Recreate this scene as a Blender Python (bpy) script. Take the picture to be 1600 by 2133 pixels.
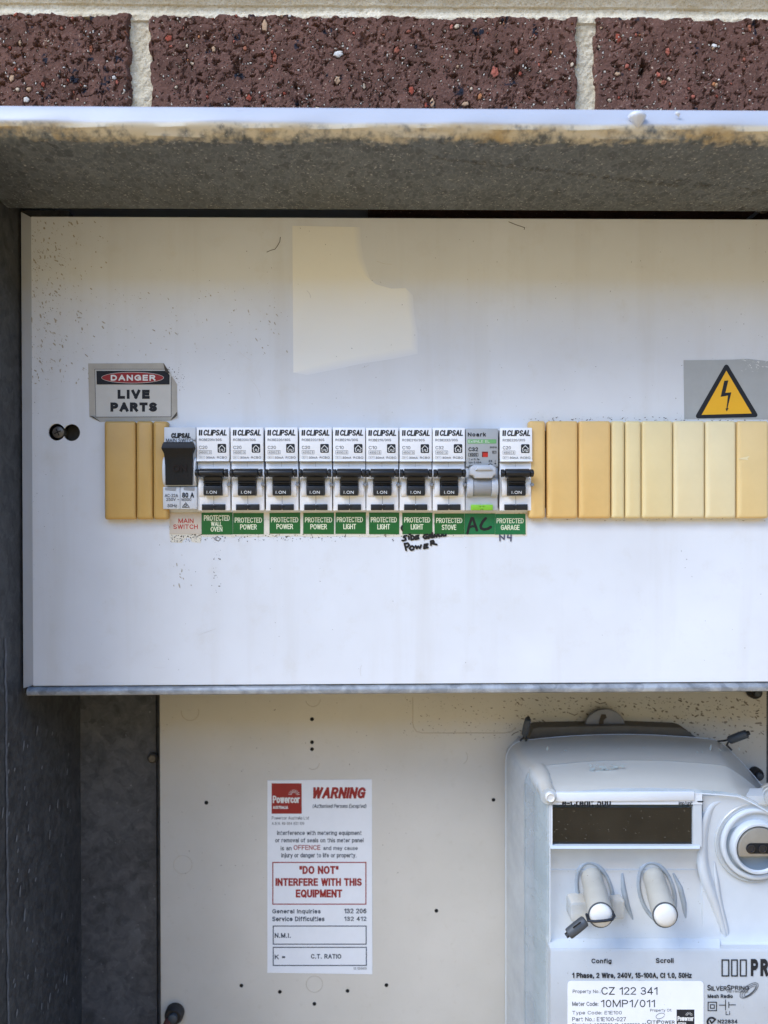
import bpy, bmesh, math, random
import numpy as np
from mathutils import Vector, Matrix
for _o in list(bpy.data.objects): bpy.data.objects.remove(_o)
SC = bpy.context.scene
COL = SC.collection
R = math.radians
random.seed(7)
# ------------------------------------------------------------------ camera
CY = -0.42
cd = bpy.data.cameras.new('camera'); cam = bpy.data.objects.new('camera', cd); COL.objects.link(cam)
cd.sensor_width = 36; cd.lens = 27.0; cd.clip_start = 0.01; cd.clip_end = 400
CR = Matrix.Rotation(R(-0.93), 4, 'Z') @ Matrix.Rotation(R(90 - 0.34), 4, 'X') @ Matrix.Rotation(R(-0.12), 4, 'Z')
cam.matrix_world = Matrix.Translation((0, CY, 0)) @ CR
cd.dof.use_dof = True; cd.dof.focus_distance = 0.412; cd.dof.aperture_fstop = 8.5
SC.camera = cam
# ------------------------------------------------------------------ sky, sun, exposure
SUN_EL, SUN_AZ = 48.0, 233.0
w = bpy.data.worlds.new('World'); SC.world = w; w.use_nodes = True
nt = w.node_tree; nt.nodes.clear()
sky = nt.nodes.new('ShaderNodeTexSky'); sky.sky_type = 'NISHITA'; sky.sun_disc = False
sky.sun_elevation = R(SUN_EL); sky.sun_rotation = R(SUN_AZ)
sky.air_density = 1.0; sky.dust_density = 0.0; sky.ozone_density = 6.0
bg = nt.nodes.new('ShaderNodeBackground'); bg.inputs['Strength'].default_value = 0.15
wo = nt.nodes.new('ShaderNodeOutputWorld')
nt.links.new(sky.outputs[0], bg.inputs[0]); nt.links.new(bg.outputs[0], wo.inputs[0])
ld = bpy.data.lights.new('sun', 'SUN'); ld.energy = 1.05; ld.angle = R(36); ld.color = (1, 0.99, 0.97)
sun = bpy.data.objects.new('sun', ld); COL.objects.link(sun)
_az = R(SUN_AZ); _d = Vector((math.sin(_az) * math.cos(R(SUN_EL)), math.cos(_az) * math.cos(R(SUN_EL)), math.sin(R(SUN_EL))))
sun.rotation_euler = _d.to_track_quat('Z', 'Y').to_euler(); sun.location = (0, -2, 3)
SC.view_settings.view_transform = 'Standard'; SC.view_settings.look = 'None'
SC.view_settings.gamma = 1; SC.view_settings.use_curve_mapping = False
SC.view_settings.exposure = 2.02
SC.cycles.max_bounces = 8; SC.cycles.transparent_max_bounces = 16
try: SC.cycles.use_denoising = True
except Exception: pass

# ------------------------------------------------------------------ geometry helpers
F = 1600.0
def ray(u, v):
    return (CR.to_3x3() @ Vector(((u - 800) / F, -(v - 1066.5) / F, -1)))
def P(u, v, Y=0.0):                       # photo point on the upright plane at depth Y
    d = ray(u, v); t = (Y - CY) / d.y
    return Vector((d.x * t, Y, d.z * t))
def PZ(u, v, Z):                          # photo point on a level plane
    d = ray(u, v); t = Z / d.z
    return Vector((d.x * t, CY + d.y * t, Z))
def PX(u, v, X):
    d = ray(u, v); t = X / d.x
    return Vector((X, CY + d.y * t, d.z * t))

ROOT = {}
def props(o, label=None, cat=None, group=None, kind=None):
    if label: o['label'] = label
    if cat: o['category'] = cat
    if group: o['group'] = group
    if kind: o['kind'] = kind
    return o
def thing(name, loc, label, cat, group=None, kind=None):
    o = bpy.data.objects.new(name, None); COL.objects.link(o); o.location = loc; o.empty_display_size = .01
    ROOT[o] = Vector(loc)
    return props(o, label, cat, group, kind)
def build(name, bm, mats, parent=None, smooth=False, local=False):
    me = bpy.data.meshes.new(name)
    if not isinstance(mats, (list, tuple)): mats = [mats]
    for m in mats: me.materials.append(m)
    o = bpy.data.objects.new(name, me); COL.objects.link(o)
    if parent:
        o.parent = parent; off = ROOT[parent]
    else:
        xs = [v.co for v in bm.verts]
        off = Vector(((min(c.x for c in xs) + max(c.x for c in xs)) / 2, max(c.y for c in xs), min(c.z for c in xs)))
        o.location = off
    ROOT[o] = Vector((0, 0, 0)) if local else off
    if not local:
        bmesh.ops.translate(bm, verts=bm.verts, vec=-off)
    if smooth:
        for f in bm.faces: f.smooth = True
    bm.to_mesh(me); bm.free()
    if smooth:
        try:
            me.set_sharp_from_angle(angle=R(smooth if smooth is not True else 40))
        except Exception: pass
    return o
def N(): return bmesh.new()
def absorb(bm, t, mi=0):
    for f in t.faces: f.material_index = mi
    me = bpy.data.meshes.new('tmp'); t.to_mesh(me); t.free()
    bm.from_mesh(me); bpy.data.meshes.remove(me)
def box(bm, x0, x1, y0, y1, z0, z1, bev=0, mi=0, seg=2):
    t = N(); bmesh.ops.create_cube(t, size=1)
    for v in t.verts:
        v.co = Vector(((x0 + x1) / 2 + v.co.x * (x1 - x0), (y0 + y1) / 2 + v.co.y * (y1 - y0), (z0 + z1) / 2 + v.co.z * (z1 - z0)))
    if bev: bmesh.ops.bevel(t, geom=t.edges, offset=bev, segments=seg, profile=.5, affect='EDGES')
    absorb(bm, t, mi)
def poly(bm, pts, y=None, mi=0):
    vs = [bm.verts.new((p[0], y, p[1]) if y is not None else p) for p in pts]
    f = bm.faces.new(vs); f.material_index = mi
    f.normal_update()
    if f.normal.y > 0: f.normal_flip()
    return f
def prism(bm, pts, y0, y1, bev=0, mi=0):  # outline in (x,z), from front y0 to back y1
    t = N()
    a = [t.verts.new((p[0], y0, p[1])) for p in pts]; b = [t.verts.new((p[0], y1, p[1])) for p in pts]
    ft = t.faces.new(a); t.faces.new(b[::-1]); n = len(pts)
    for i in range(n): t.faces.new((a[i], b[i], b[(i + 1) % n], a[(i + 1) % n]))
    bmesh.ops.recalc_face_normals(t, faces=t.faces)
    if bev:
        bmesh.ops.bevel(t, geom=list(ft.edges), offset=bev, segments=2, profile=.5, affect='EDGES')
    bmesh.ops.triangulate(t, faces=[f for f in t.faces if len(f.verts) > 4])
    absorb(bm, t, mi)
def extx(bm, pts, x0, x1, mi=0, bev=0):   # outline in (y,z) extruded along x
    t = N()
    a = [t.verts.new((x0, p[0], p[1])) for p in pts]; b = [t.verts.new((x1, p[0], p[1])) for p in pts]
    t.faces.new(a); t.faces.new(b[::-1]); n = len(pts)
    for i in range(n): t.faces.new((a[i], b[i], b[(i + 1) % n], a[(i + 1) % n]))
    bmesh.ops.recalc_face_normals(t, faces=t.faces)
    if bev: bmesh.ops.bevel(t, geom=t.edges, offset=bev, segments=2, profile=.5, affect='EDGES')
    absorb(bm, t, mi)
def loft(bm, loops, closed=True, cap0=False, cap1=False, mi=0):
    rows = [[bm.verts.new(p) for p in L] for L in loops]
    n = len(rows[0])
    for r0, r1 in zip(rows, rows[1:]):
        for i in range(n if closed else n - 1):
            f = bm.faces.new((r0[i], r0[(i + 1) % n], r1[(i + 1) % n], r1[i])); f.material_index = mi
    if cap0: bm.faces.new(rows[0][::-1]).material_index = mi
    if cap1: bm.faces.new(rows[-1]).material_index = mi
def circ(c, r, y, n=32, rz=None, a0=0, a1=2 * math.pi):
    rz = rz or r
    full = abs(a1 - a0 - 2 * math.pi) < 1e-6
    return [Vector((c[0] + r * math.cos(a0 + (a1 - a0) * i / (n if full else n - 1)), y, c[1] + rz * math.sin(a0 + (a1 - a0) * i / (n if full else n - 1)))) for i in range(n)]
def lathe(bm, c, prof, n=32, mi=0, cap=True):   # prof: (radius, y); axis along y
    loft(bm, [circ(c, r, y, n) for r, y in prof], mi=mi, cap1=cap)
def tube(bm, pts, r, n=8, mi=0, cap=True):
    pts = [Vector(p) for p in pts]; loops = []
    up = Vector((0.13, 0.2, 1)).normalized()
    for i, p in enumerate(pts):
        d = (pts[min(i + 1, len(pts) - 1)] - pts[max(i - 1, 0)]).normalized()
        s = d.cross(up)
        if s.length < 1e-3: s = d.cross(Vector((1, 0, 0)))
        s.normalize(); q = s.cross(d)
        rr = r[i] if isinstance(r, (list, tuple)) else r
        loops.append([p + s * rr * math.cos(2 * math.pi * k / n) + q * rr * math.sin(2 * math.pi * k / n) for k in range(n)])
    loft(bm, loops, mi=mi, cap0=cap, cap1=cap)
def _arc(cx, cy, rx, ry, a0, a1):
    n = max(4, int(abs(a1 - a0) / 15)); return [(cx + rx * math.cos(R(a0 + (a1 - a0) * i / n)), cy + ry * math.sin(R(a0 + (a1 - a0) * i / n))) for i in range(n + 1)]
XH = .72
GL = {   # plain sans letters as pen strokes on a cap height of 1: (advance width, strokes)
 'A': (.66, [[(0, 0), (.32, .98)], [(.34, .98), (.66, 0)], [(.14, .33), (.52, .33)]]),
 'B': (.56, [[(0, 0), (0, 1), (.28, 1)] + _arc(.28, .765, .24, .235, 90, -90)[1:] + [(0, .53)], [(0, .53), (.30, .53)] + _arc(.30, .265, .26, .265, 90, -90)[1:] + [(0, 0)]]),
 'C': (.62, [_arc(.34, .5, .34, .5, 38, 322)]),
 'D': (.60, [[(0, 0), (0, 1), (.24, 1)] + _arc(.24, .5, .36, .5, 90, -90)[1:] + [(0, 0)]]),
 'E': (.48, [[(.48, 1), (0, 1), (0, 0), (.48, 0)], [(0, .52), (.44, .52)]]), 'F': (.46, [[(.46, 1), (0, 1), (0, 0)], [(0, .5), (.41, .5)]]),
 'G': (.66, [_arc(.34, .5, .34, .5, 40, 320) + [(.66, .12), (.66, .46), (.40, .46)]]),
 'H': (.58, [[(0, 0), (0, 1)], [(.58, 0), (.58, 1)], [(0, .52), (.58, .52)]]), 'I': (0, [[(0, 0), (0, 1)]]),
 'J': (.42, [[(.42, 1), (.42, .26)] + _arc(.21, .26, .21, .26, 0, -170)[1:]]),
 'K': (.58, [[(0, 0), (0, 1)], [(.55, 1), (0, .38)], [(.20, .58), (.58, 0)]]), 'L': (.46, [[(0, 1), (0, 0), (.46, 0)]]),
 'M': (.74, [[(0, 0), (0, 1)], [(.74, 0), (.74, 1)], [(.02, 1), (.37, .04)], [(.37, .04), (.72, 1)]]),
 'N': (.60, [[(0, 0), (0, 1)], [(.60, 0), (.60, 1)], [(.02, .98), (.58, .02)]]), 'O': (.70, [_arc(.35, .5, .35, .5, 0, 360)]),
 'P': (.54, [[(0, 0), (0, 1), (.27, 1)] + _arc(.27, .73, .27, .27, 90, -90)[1:] + [(0, .46)]]), 'Q': (.70, [_arc(.35, .5, .35, .5, 0, 360), [(.44, .22), (.68, -.04)]]),
 'R': (.58, [[(0, 0), (0, 1), (.29, 1)] + _arc(.29, .745, .25, .255, 90, -90)[1:] + [(0, .49)], [(.30, .49), (.57, 0)]]),
 'S': (.56, [_arc(.28, .75, .26, .25, 28, 250) + [(.34, .47)] + _arc(.28, .25, .28, .25, 62, -155)[1:]]),
 'T': (.58, [[(0, 1), (.58, 1)], [(.29, 1), (.29, 0)]]), 'U': (.58, [[(0, 1), (0, .30)] + _arc(.29, .30, .29, .30, 180, 360)[1:] + [(.58, 1)]]),
 'V': (.62, [[(0, 1), (.31, .02)], [(.31, .02), (.62, 1)]]), 'W': (.92, [[(0, 1), (.22, 0)], [(.22, 0), (.46, 1)], [(.46, 1), (.70, 0)], [(.70, 0), (.92, 1)]]),
 'X': (.58, [[(0, 0), (.58, 1)], [(0, 1), (.58, 0)]]), 'Y': (.60, [[(0, 1), (.30, .42), (.60, 1)], [(.30, .42), (.30, 0)]]), 'Z': (.54, [[(0, 1), (.54, 1)], [(.54, 1), (0, 0)], [(0, 0), (.54, 0)]]),
 '0': (.50, [_arc(.25, .5, .25, .5, 0, 360)]), '1': (.26, [[(.26, 0), (.26, 1)], [(0, .78), (.26, 1)]]),
 '2': (.50, [_arc(.25, .73, .25, .27, 165, -35) + [(0, 0), (.50, 0)]]), '3': (.50, [_arc(.24, .755, .22, .245, 160, -90) + [(.16, .51)], [(.16, .51), (.24, .51)] + _arc(.24, .255, .26, .255, 90, -160)[1:]]),
 '4': (.54, [[(.40, 0), (.40, 1)], [(.40, 1), (0, .27)], [(0, .27), (.54, .27)]]), '5': (.50, [[(.46, 1), (.10, 1), (.04, .50)] + _arc(.24, .32, .26, .32, 125, -155)]),
 '6': (.50, [_arc(.25, .32, .25, .32, 0, 360), _arc(.29, .42, .29, .58, 172, 55)]), '7': (.48, [[(0, 1), (.48, 1)], [(.48, 1), (.16, 0)]]),
 '8': (.50, [_arc(.25, .76, .22, .24, 0, 360), _arc(.25, .26, .25, .26, 0, 360)]), '9': (.50, [_arc(.25, .68, .25, .32, 0, 360), _arc(.21, .58, .29, .58, -8, -125)]),
 'a': (.46, [_arc(.22, .52, .22, .20, 160, 0) + [(.44, 0)], _arc(.22, .20, .22, .20, 20, 340), [(.22, .41), (.44, .41)]]), 'b': (.48, [[(0, 0), (0, 1)], _arc(.24, .36, .24, .36, 0, 360)]),
 'c': (.44, [_arc(.24, .36, .24, .36, 42, 318)]), 'd': (.48, [[(.48, 0), (.48, 1)], _arc(.24, .36, .24, .36, 0, 360)]), 'e': (.48, [[(.02, .36), (.48, .36)] + _arc(.24, .36, .24, .36, 0, 318)[1:]]),
 'f': (.28, [_arc(.26, .82, .16, .18, 80, 180) + [(.10, 0)], [(0, XH), (.26, XH)]]), 'g': (.48, [_arc(.24, .36, .24, .36, 0, 360), [(.48, XH), (.48, -.06)] + _arc(.24, -.06, .24, .20, 0, -150)[1:]]),
 'h': (.44, [[(0, 0), (0, 1)], _arc(.22, .48, .22, .24, 180, 0) + [(.44, 0)]]), 'i': (0, [[(0, 0), (0, .64)], [(0, .96), (0, .98)]]), 'j': (.08, [[(.08, XH), (.08, -.1), (-.04, -.24)], [(.08, .88), (.08, 1)]]),
 'k': (.42, [[(0, 0), (0, 1)], [(.40, XH), (0, .28)], [(.14, .42), (.42, 0)]]), 'l': (0, [[(0, 0), (0, 1)]]), 'm': (.72, [[(0, 0), (0, XH)], _arc(.18, .50, .18, .22, 180, 0) + [(.36, 0)], _arc(.54, .50, .18, .22, 180, 0) + [(.72, 0)]]),
 'n': (.44, [[(0, 0), (0, XH)], _arc(.22, .48, .22, .24, 180, 0) + [(.44, 0)]]), 'o': (.48, [_arc(.24, .36, .24, .36, 0, 360)]), 'p': (.48, [[(0, -.26), (0, XH)], _arc(.24, .36, .24, .36, 0, 360)]), 'q': (.48, [[(.48, -.26), (.48, XH)], _arc(.24, .36, .24, .36, 0, 360)]),
 'r': (.26, [[(0, 0), (0, XH)], _arc(.24, .46, .24, .26, 180, 80)]), 's': (.40, [_arc(.20, .54, .18, .18, 30, 250) + _arc(.20, .18, .20, .18, 70, -155)]), 't': (.28, [[(.10, .94), (.10, .12)] + _arc(.24, .13, .14, .13, 180, 280), [(0, XH), (.26, XH)]]),
 'u': (.44, [[(0, XH), (0, .24)] + _arc(.22, .24, .22, .24, 180, 360)[1:], [(.44, XH), (.44, 0)]]), 'v': (.44, [[(0, XH), (.22, 0)], [(.22, 0), (.44, XH)]]), 'w': (.68, [[(0, XH), (.17, 0)], [(.17, 0), (.34, XH)], [(.34, XH), (.51, 0)], [(.51, 0), (.68, XH)]]),
 'x': (.42, [[(0, 0), (.42, XH)], [(0, XH), (.42, 0)]]), 'y': (.44, [[(0, XH), (.22, 0)], [(.44, XH), (.16, -.26), (.02, -.26)]]), 'z': (.40, [[(0, XH), (.40, XH)], [(.40, XH), (0, 0)], [(0, 0), (.40, 0)]]),
 '.': (.12, [[(.06, 0), (.06, .03)]]), ',': (.06, [[(.06, .08), (0, -.14)]]), ':': (.02, [[(.01, 0), (.01, .08)], [(.01, .56), (.01, .64)]]), '/': (.34, [[(0, -.04), (.34, 1.04)]]), '-': (.28, [[(0, .38), (.28, .38)]]),
 '(': (.16, [_arc(.30, .4, .30, .64, 130, 230)]), ')': (.16, [_arc(-.14, .4, .30, .64, 50, -50)]), '"': (.16, [[(0, .70), (0, 1)], [(.16, .70), (.16, 1)]]), '~': (.42, [[(0, .40), (.10, .52), (.20, .48), (.30, .38), (.42, .50)]]),
 '=': (.42, [[(0, .30), (.42, .30)], [(0, .56), (.42, .56)]]), '+': (.42, [[(0, .44), (.42, .44)], [(.21, .20), (.21, .68)]]), '\u2264': (.42, [[(.42, .80), (0, .52), (.42, .26)], [(0, .06), (.42, .06)]]), '\u0394': (.60, [[(0, 0), (.30, 1), (.60, 0), (0, 0)]]),
}
def txt(bm, s, x0, z0, x1, z1, y, mi=0, bold=0.0, shear=0.0, slant=0.0, gap=.24):
    wt_ = .15 + bold * 3.3
    cur = 0; st = []
    for ch in s:
        if ch == ' ': cur += .34 + wt_ * .5; continue
        wd, L = GL[ch]
        for p in L: st.append([(cur + q[0] + shear * q[1], q[1]) for q in p])
        cur += wd + wt_ * .75 + gap * .55
    ax = [q[0] for p in st for q in p]; az = [q[1] for p in st for q in p]
    za, zb, xa, xb = min(az), max(az), min(ax), max(ax)
    k = (z1 - z0) / (zb - za + wt_); pen = wt_ * k
    sx = (x1 - x0 - pen) / max(xb - xa, 1e-6) if xb - xa > .02 else 0
    pen_x = min(pen, sx * wt_ * 1.35) if sx else x1 - x0      # narrow faces carry thinner uprights
    for i, p in enumerate(st):
        q = [(x0 + pen_x / 2 + (a - xa) * (sx + (pen - pen_x) / max(xb - xa, 1e-6) if sx else 0), z0 + pen / 2 + (b - za) * k) for a, b in p]
        n = len(q); closed = n > 3 and math.hypot(q[0][0] - q[-1][0], q[0][1] - q[-1][1]) < 1e-7
        Lf, Rt = [], []
        for j in range(n):
            a = q[j - 1] if j else (q[-2] if closed else q[0]); c = q[j + 1] if j < n - 1 else (q[1] if closed else q[-1])
            d0 = (q[j][0] - a[0], q[j][1] - a[1]); d1 = (c[0] - q[j][0], c[1] - q[j][1])
            l0, l1 = math.hypot(*d0) or 1e-9, math.hypot(*d1) or 1e-9
            n0 = (-d0[1] / l0, d0[0] / l0) if l0 > 1e-8 else (-d1[1] / l1, d1[0] / l1); n1 = (-d1[1] / l1, d1[0] / l1) if l1 > 1e-8 else n0
            mx, mz = n0[0] + n1[0], n0[1] + n1[1]; ml = math.hypot(mx, mz) or 1e-9; mx, mz = mx / ml, mz / ml
            e = 1 / max(mx * n0[0] + mz * n0[1], .55)
            ox, oz = mx * pen_x / 2 * e, mz * pen / 2 * e
            px, pz = q[j]
            if not closed and j in (0, n - 1):                 # square pen ends
                dd = d1 if j == 0 else d0; ld_ = math.hypot(*dd) or 1e-9; sg = -1 if j == 0 else 1
                px += sg * dd[0] / ld_ * pen_x / 2; pz += sg * dd[1] / ld_ * pen / 2
            tilt = lambda xx: (xx - x0) / max(x1 - x0, 1e-9) * slant
            yy = y - 1.5e-6 * (i % 7) - 3e-7 * j
            Lf.append(bm.verts.new((px + ox, yy, pz + oz + tilt(px)))); Rt.append(bm.verts.new((px - ox, yy, pz - oz + tilt(px))))
        for j in range(n - 1):
            try:
                f = bm.faces.new((Lf[j], Lf[j + 1], Rt[j + 1], Rt[j])); f.material_index = mi
                f.normal_update()
                if f.normal.y > 0: f.normal_flip()
            except ValueError: pass
def ptxt(bm, s, u0, v0, u1, v1, Y, mi=0, bold=0.0, shear=0.0, slant=None, **k):
    a, b = P(u0, v1, Y), P(u1, v0, Y)
    sl = P(u1, v1, Y).z - a.z if slant is None else slant
    txt(bm, s, a.x, a.z, b.x, P(u0, v0, Y).z, Y, mi, bold, shear, sl, **k)
def prect(bm, u0, v0, u1, v1, Y, mi=0):
    poly(bm, [P(u0, v0, Y), P(u1, v0, Y), P(u1, v1, Y), P(u0, v1, Y)], None, mi)
def pframe(bm, u0, v0, u1, v1, t, Y, mi=0):
    prect(bm, u0, v0, u1, v0 + t, Y, mi); prect(bm, u0, v1 - t, u1, v1, Y, mi)
    prect(bm, u0, v0 + t, u0 + t, v1 - t, Y, mi); prect(bm, u1 - t, v0 + t, u1, v1 - t, Y, mi)
def ppoly(bm, pts, Y, mi=0): return poly(bm, [P(u, v, Y) for u, v in pts], None, mi)
_SK = [0]
def stroke(bm, pts, wpx, Y, mi=0):        # pen stroke with round ends through photo points on a plane
    for i in range(len(pts) - 1):
        (u0, v0), (u1, v1) = pts[i], pts[i + 1]
        L = math.hypot(u1 - u0, v1 - v0) or 1
        nx, ny = -(v1 - v0) / L * wpx / 2, (u1 - u0) / L * wpx / 2
        a = math.atan2(ny, nx); q = []
        for k in range(7): q.append((u0 + wpx / 2 * math.cos(a + math.pi * k / 6), v0 + wpx / 2 * math.sin(a + math.pi * k / 6)))
        for k in range(7): q.append((u1 + wpx / 2 * math.cos(a + math.pi + math.pi * k / 6), v1 + wpx / 2 * math.sin(a + math.pi + math.pi * k / 6)))
        _SK[0] += 1
        ppoly(bm, q, Y - 0.000002 * (_SK[0] % 40), mi)
def flecks(bm, n, region, Y, lo, hi, rnd, mi=0, elong=2.0, ang=None, dens=None):
    u0, v0, u1, v1 = region; k = 0; tries = 0
    while k < n and tries < n * 30:
        tries += 1
        u, v = rnd.uniform(u0, u1), rnd.uniform(v0, v1)
        if dens and rnd.random() > dens(u, v): continue
        s = lo + (hi - lo) * rnd.random() ** 2.5
        a = rnd.uniform(0, math.pi) if ang is None else ang + rnd.gauss(0, .35)
        e = rnd.uniform(1, elong); m = rnd.randint(5, 7); q = []
        for i in range(m):
            t = 2 * math.pi * i / m; rr = s * rnd.uniform(.55, 1.1)
            x, z = rr * e * math.cos(t), rr * math.sin(t) / e ** .3
            q.append((u + x * math.cos(a) - z * math.sin(a), v + x * math.sin(a) + z * math.cos(a)))
        ppoly(bm, q, Y - 1e-6 * (k % 60), mi); k += 1
def rrect(x0, x1, z0, z1, r, n=5):
    out = []
    for cx, cz, a in ((x1 - r, z1 - r, 0), (x0 + r, z1 - r, 90), (x0 + r, z0 + r, 180), (x1 - r, z0 + r, 270)):
        for i in range(n): out.append((cx + r * math.cos(R(a + 90 * i / (n - 1))), cz + r * math.sin(R(a + 90 * i / (n - 1)))))
    return out

# ------------------------------------------------------------------ materials
def lin(h):
    h = h.lstrip('#'); v = [int(h[i:i + 2], 16) / 255 for i in (0, 2, 4)]
    return tuple(c / 12.92 if c <= .04045 else ((c + .055) / 1.055) ** 2.4 for c in v) + (1,)
class MT:
    def __init__(s, name):
        s.m = bpy.data.materials.new(name); s.m.use_nodes = True; s.t = s.m.node_tree
        s.b = s.t.nodes['Principled BSDF']; s.out = s.t.nodes['Material Output']
        s.tc = s.t.nodes.new('ShaderNodeTexCoord')
    def n(s, kind, **k):
        q = s.t.nodes.new('ShaderNode' + kind)
        for a, b in k.items(): setattr(q, a, b)
        return q
    def l(s, a, b): s.t.links.new(a, b)
    def pos(s, sc=(1, 1, 1), src='Object'):
        mp = s.n('Mapping'); mp.inputs['Scale'].default_value = sc; s.l(s.tc.outputs[src], mp.inputs[0]); return mp.outputs[0]
    def noise(s, scale, detail=4, rough=.55, sc=(1, 1, 1), dist=0):
        q = s.n('TexNoise'); q.inputs['Scale'].default_value = scale; q.inputs['Detail'].default_value = detail
        q.inputs['Roughness'].default_value = rough; q.inputs['Distortion'].default_value = dist
        s.l(s.pos(sc), q.inputs['Vector']); return q.outputs['Fac']
    def ramp(s, f, stops):
        q = s.n('ValToRGB'); e = q.color_ramp.elements
        while len(e) < len(stops): e.new(.5)
        for i, (p, c) in enumerate(stops):
            e[i].position = p; e[i].color = c if len(c) == 4 else tuple(c) + (1,)
        s.l(f, q.inputs[0]); return q.outputs[0]
    def mix(s, f, a, b, mode='MIX'):
        q = s.n('Mix', data_type='RGBA', blend_type=mode)
        for sock, val in ((q.inputs[0], f), (q.inputs[6], a), (q.inputs[7], b)):
            if isinstance(val, (int, float)): sock.default_value = val
            elif isinstance(val, tuple): sock.default_value = val
            else: s.l(val, sock)
        return q.outputs[2]
    def color(s, c):
        if isinstance(c, tuple): s.b.inputs['Base Color'].default_value = c
        else: s.l(c, s.b.inputs['Base Color'])
    def bump(s, h, strength=.3, dist=.0005):
        q = s.n('Bump'); q.inputs['Strength'].default_value = strength; q.inputs['Distance'].default_value = dist
        s.l(h, q.inputs['Height']); s.l(q.outputs[0], s.b.inputs['Normal'])
    def set(s, rough=.5, metal=0, spec=.5):
        s.b.inputs['Roughness'].default_value = rough; s.b.inputs['Metallic'].default_value = metal
        s.b.inputs['Specular IOR Level'].default_value = spec; return s.m
BLK, WHT = (0, 0, 0, 1), (1, 1, 1, 1)
def scale_c(c, k): return (min(c[0] * k, 1), min(c[1] * k, 1), min(c[2] * k, 1), 1)
def plain(name, c, rough=.45, metal=0, spec=.5, var=.1, vscale=120, bump=.05, bscale=1500):
    m = MT(name); c = lin(c) if isinstance(c, str) else c
    f = m.noise(vscale, 5, .6)
    m.color(m.ramp(f, [(.3, scale_c(c, 1 - var)), (.7, scale_c(c, 1 + var * .5))]))
    if bump: m.bump(m.noise(bscale, 3), bump, .0003)
    return m.set(rough, metal, spec)

def mk_panel():
    m = MT('white_enamel')
    a = m.noise(9, 5, .6); b = m.noise(60, 6, .7)
    c = m.ramp(a, [(.3, lin('#cdcfd2')), (.6, lin('#d6d9dd')), (.8, lin('#dbdee4'))])
    c = m.mix(m.ramp(b, [(.55, BLK), (.8, (.3, .3, .3, 1))]), c, lin('#bdb7aa'))
    st = m.noise(55, 4, .6, sc=(1, 1, .07)); c = m.mix(m.ramp(st, [(.52, BLK), (.75, (.28, .28, .28, 1))]), c, lin('#bcb8b0'))
    sm = m.noise(5, 3, .5, dist=1.5); c = m.mix(m.ramp(sm, [(.5, BLK), (.8, (.22, .22, .22, 1))]), c, lin('#b9b4aa'))
    m.color(c); m.bump(m.noise(420, 4), .06, .0004)
    return m.set(.34, 0, .4)
M = {}
M['panel'] = mk_panel()
def mk_board():
    m = MT('painted_board'); a = m.noise(12, 5, .6); b = m.noise(180, 5, .7)
    c = m.ramp(a, [(.3, lin('#c3beb3')), (.7, lin('#cec9bf'))])
    c = m.mix(m.ramp(b, [(.58, BLK), (.8, (.5, .5, .5, 1))]), c, lin('#b8b0a0'))
    m.color(c); m.bump(m.noise(700, 4), .12, .0004)
    return m.set(.5, 0, .35)
M['board'] = mk_board()
def mk_galv(name, dark, light, sc=230, flecks_=0.0, streak=False, metal=.35, vec=(1, 1, 1), rough=.55):
    m = MT(name)
    v = m.n('TexVoronoi'); v.inputs['Scale'].default_value = sc; v.inputs['Randomness'].default_value = 1
    mp = m.pos(vec); ns = m.n('TexNoise'); ns.inputs['Scale'].default_value = sc * 1.3; m.l(mp, ns.inputs['Vector'])
    ad = m.n('VectorMath', operation='MULTIPLY_ADD'); m.l(ns.outputs['Color'], ad.inputs[0])
    ad.inputs[1].default_value = (.007, .007, .007); m.l(mp, ad.inputs[2]); m.l(ad.outputs[0], v.inputs['Vector'])
    s = m.n('SeparateColor'); m.l(v.outputs['Color'], s.inputs[0])
    c = m.ramp(s.outputs[0], [(.0, dark), (.55, tuple((a + b) / 2 for a, b in zip(dark, light))), (1, light)])
    c = m.mix(m.ramp(m.noise(14, 5, .65), [(.35, (.55, .55, .55, 1)), (.7, (1.0, 1.0, 1.0, 1))]), BLK, c)
    e = m.n('TexVoronoi', feature='DISTANCE_TO_EDGE'); e.inputs['Scale'].default_value = sc; m.l(ad.outputs[0], e.inputs['Vector'])
    c = m.mix(m.ramp(e.outputs['Distance'], [(0, (.10, .10, .10, 1)), (.12, BLK)]), c, scale_c(light, 1.4))
    c = m.mix(.55, c, m.ramp(m.noise(sc * .55, 6, .68, dist=1.2), [(.3, scale_c(dark, .8)), (.72, scale_c(light, 1.1))]))
    if flecks_:
        vv = (1, 1, .32) if streak else (1, 1, 1)
        f = m.noise(420, 2, .5, sc=vv); g = m.noise(24, 3, .6)
        k = m.mix(1.0, m.ramp(f, [(.72 - flecks_ * .05, BLK), (.78, WHT)]), m.ramp(g, [(.42, BLK), (.62, WHT)]), 'MULTIPLY')
        c = m.mix(k, c, lin('#8f9297'))
    m.color(c); m.bump(s.outputs[0], .12, .0004)
    return m.set(rough, metal, .4)
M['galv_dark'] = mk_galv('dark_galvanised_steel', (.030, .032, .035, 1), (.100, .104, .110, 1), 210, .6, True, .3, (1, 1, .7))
M['galv_back'] = mk_galv('mottled_galvanised_steel', (.05, .054, .062, 1), (.145, .15, .165, 1), 150, .25, False, .3)
M['galv_rail'] = mk_galv('galvanised_rail_steel', (.17, .18, .19, 1), (.46, .48, .50, 1), 150, .4, False, .4)
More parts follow.
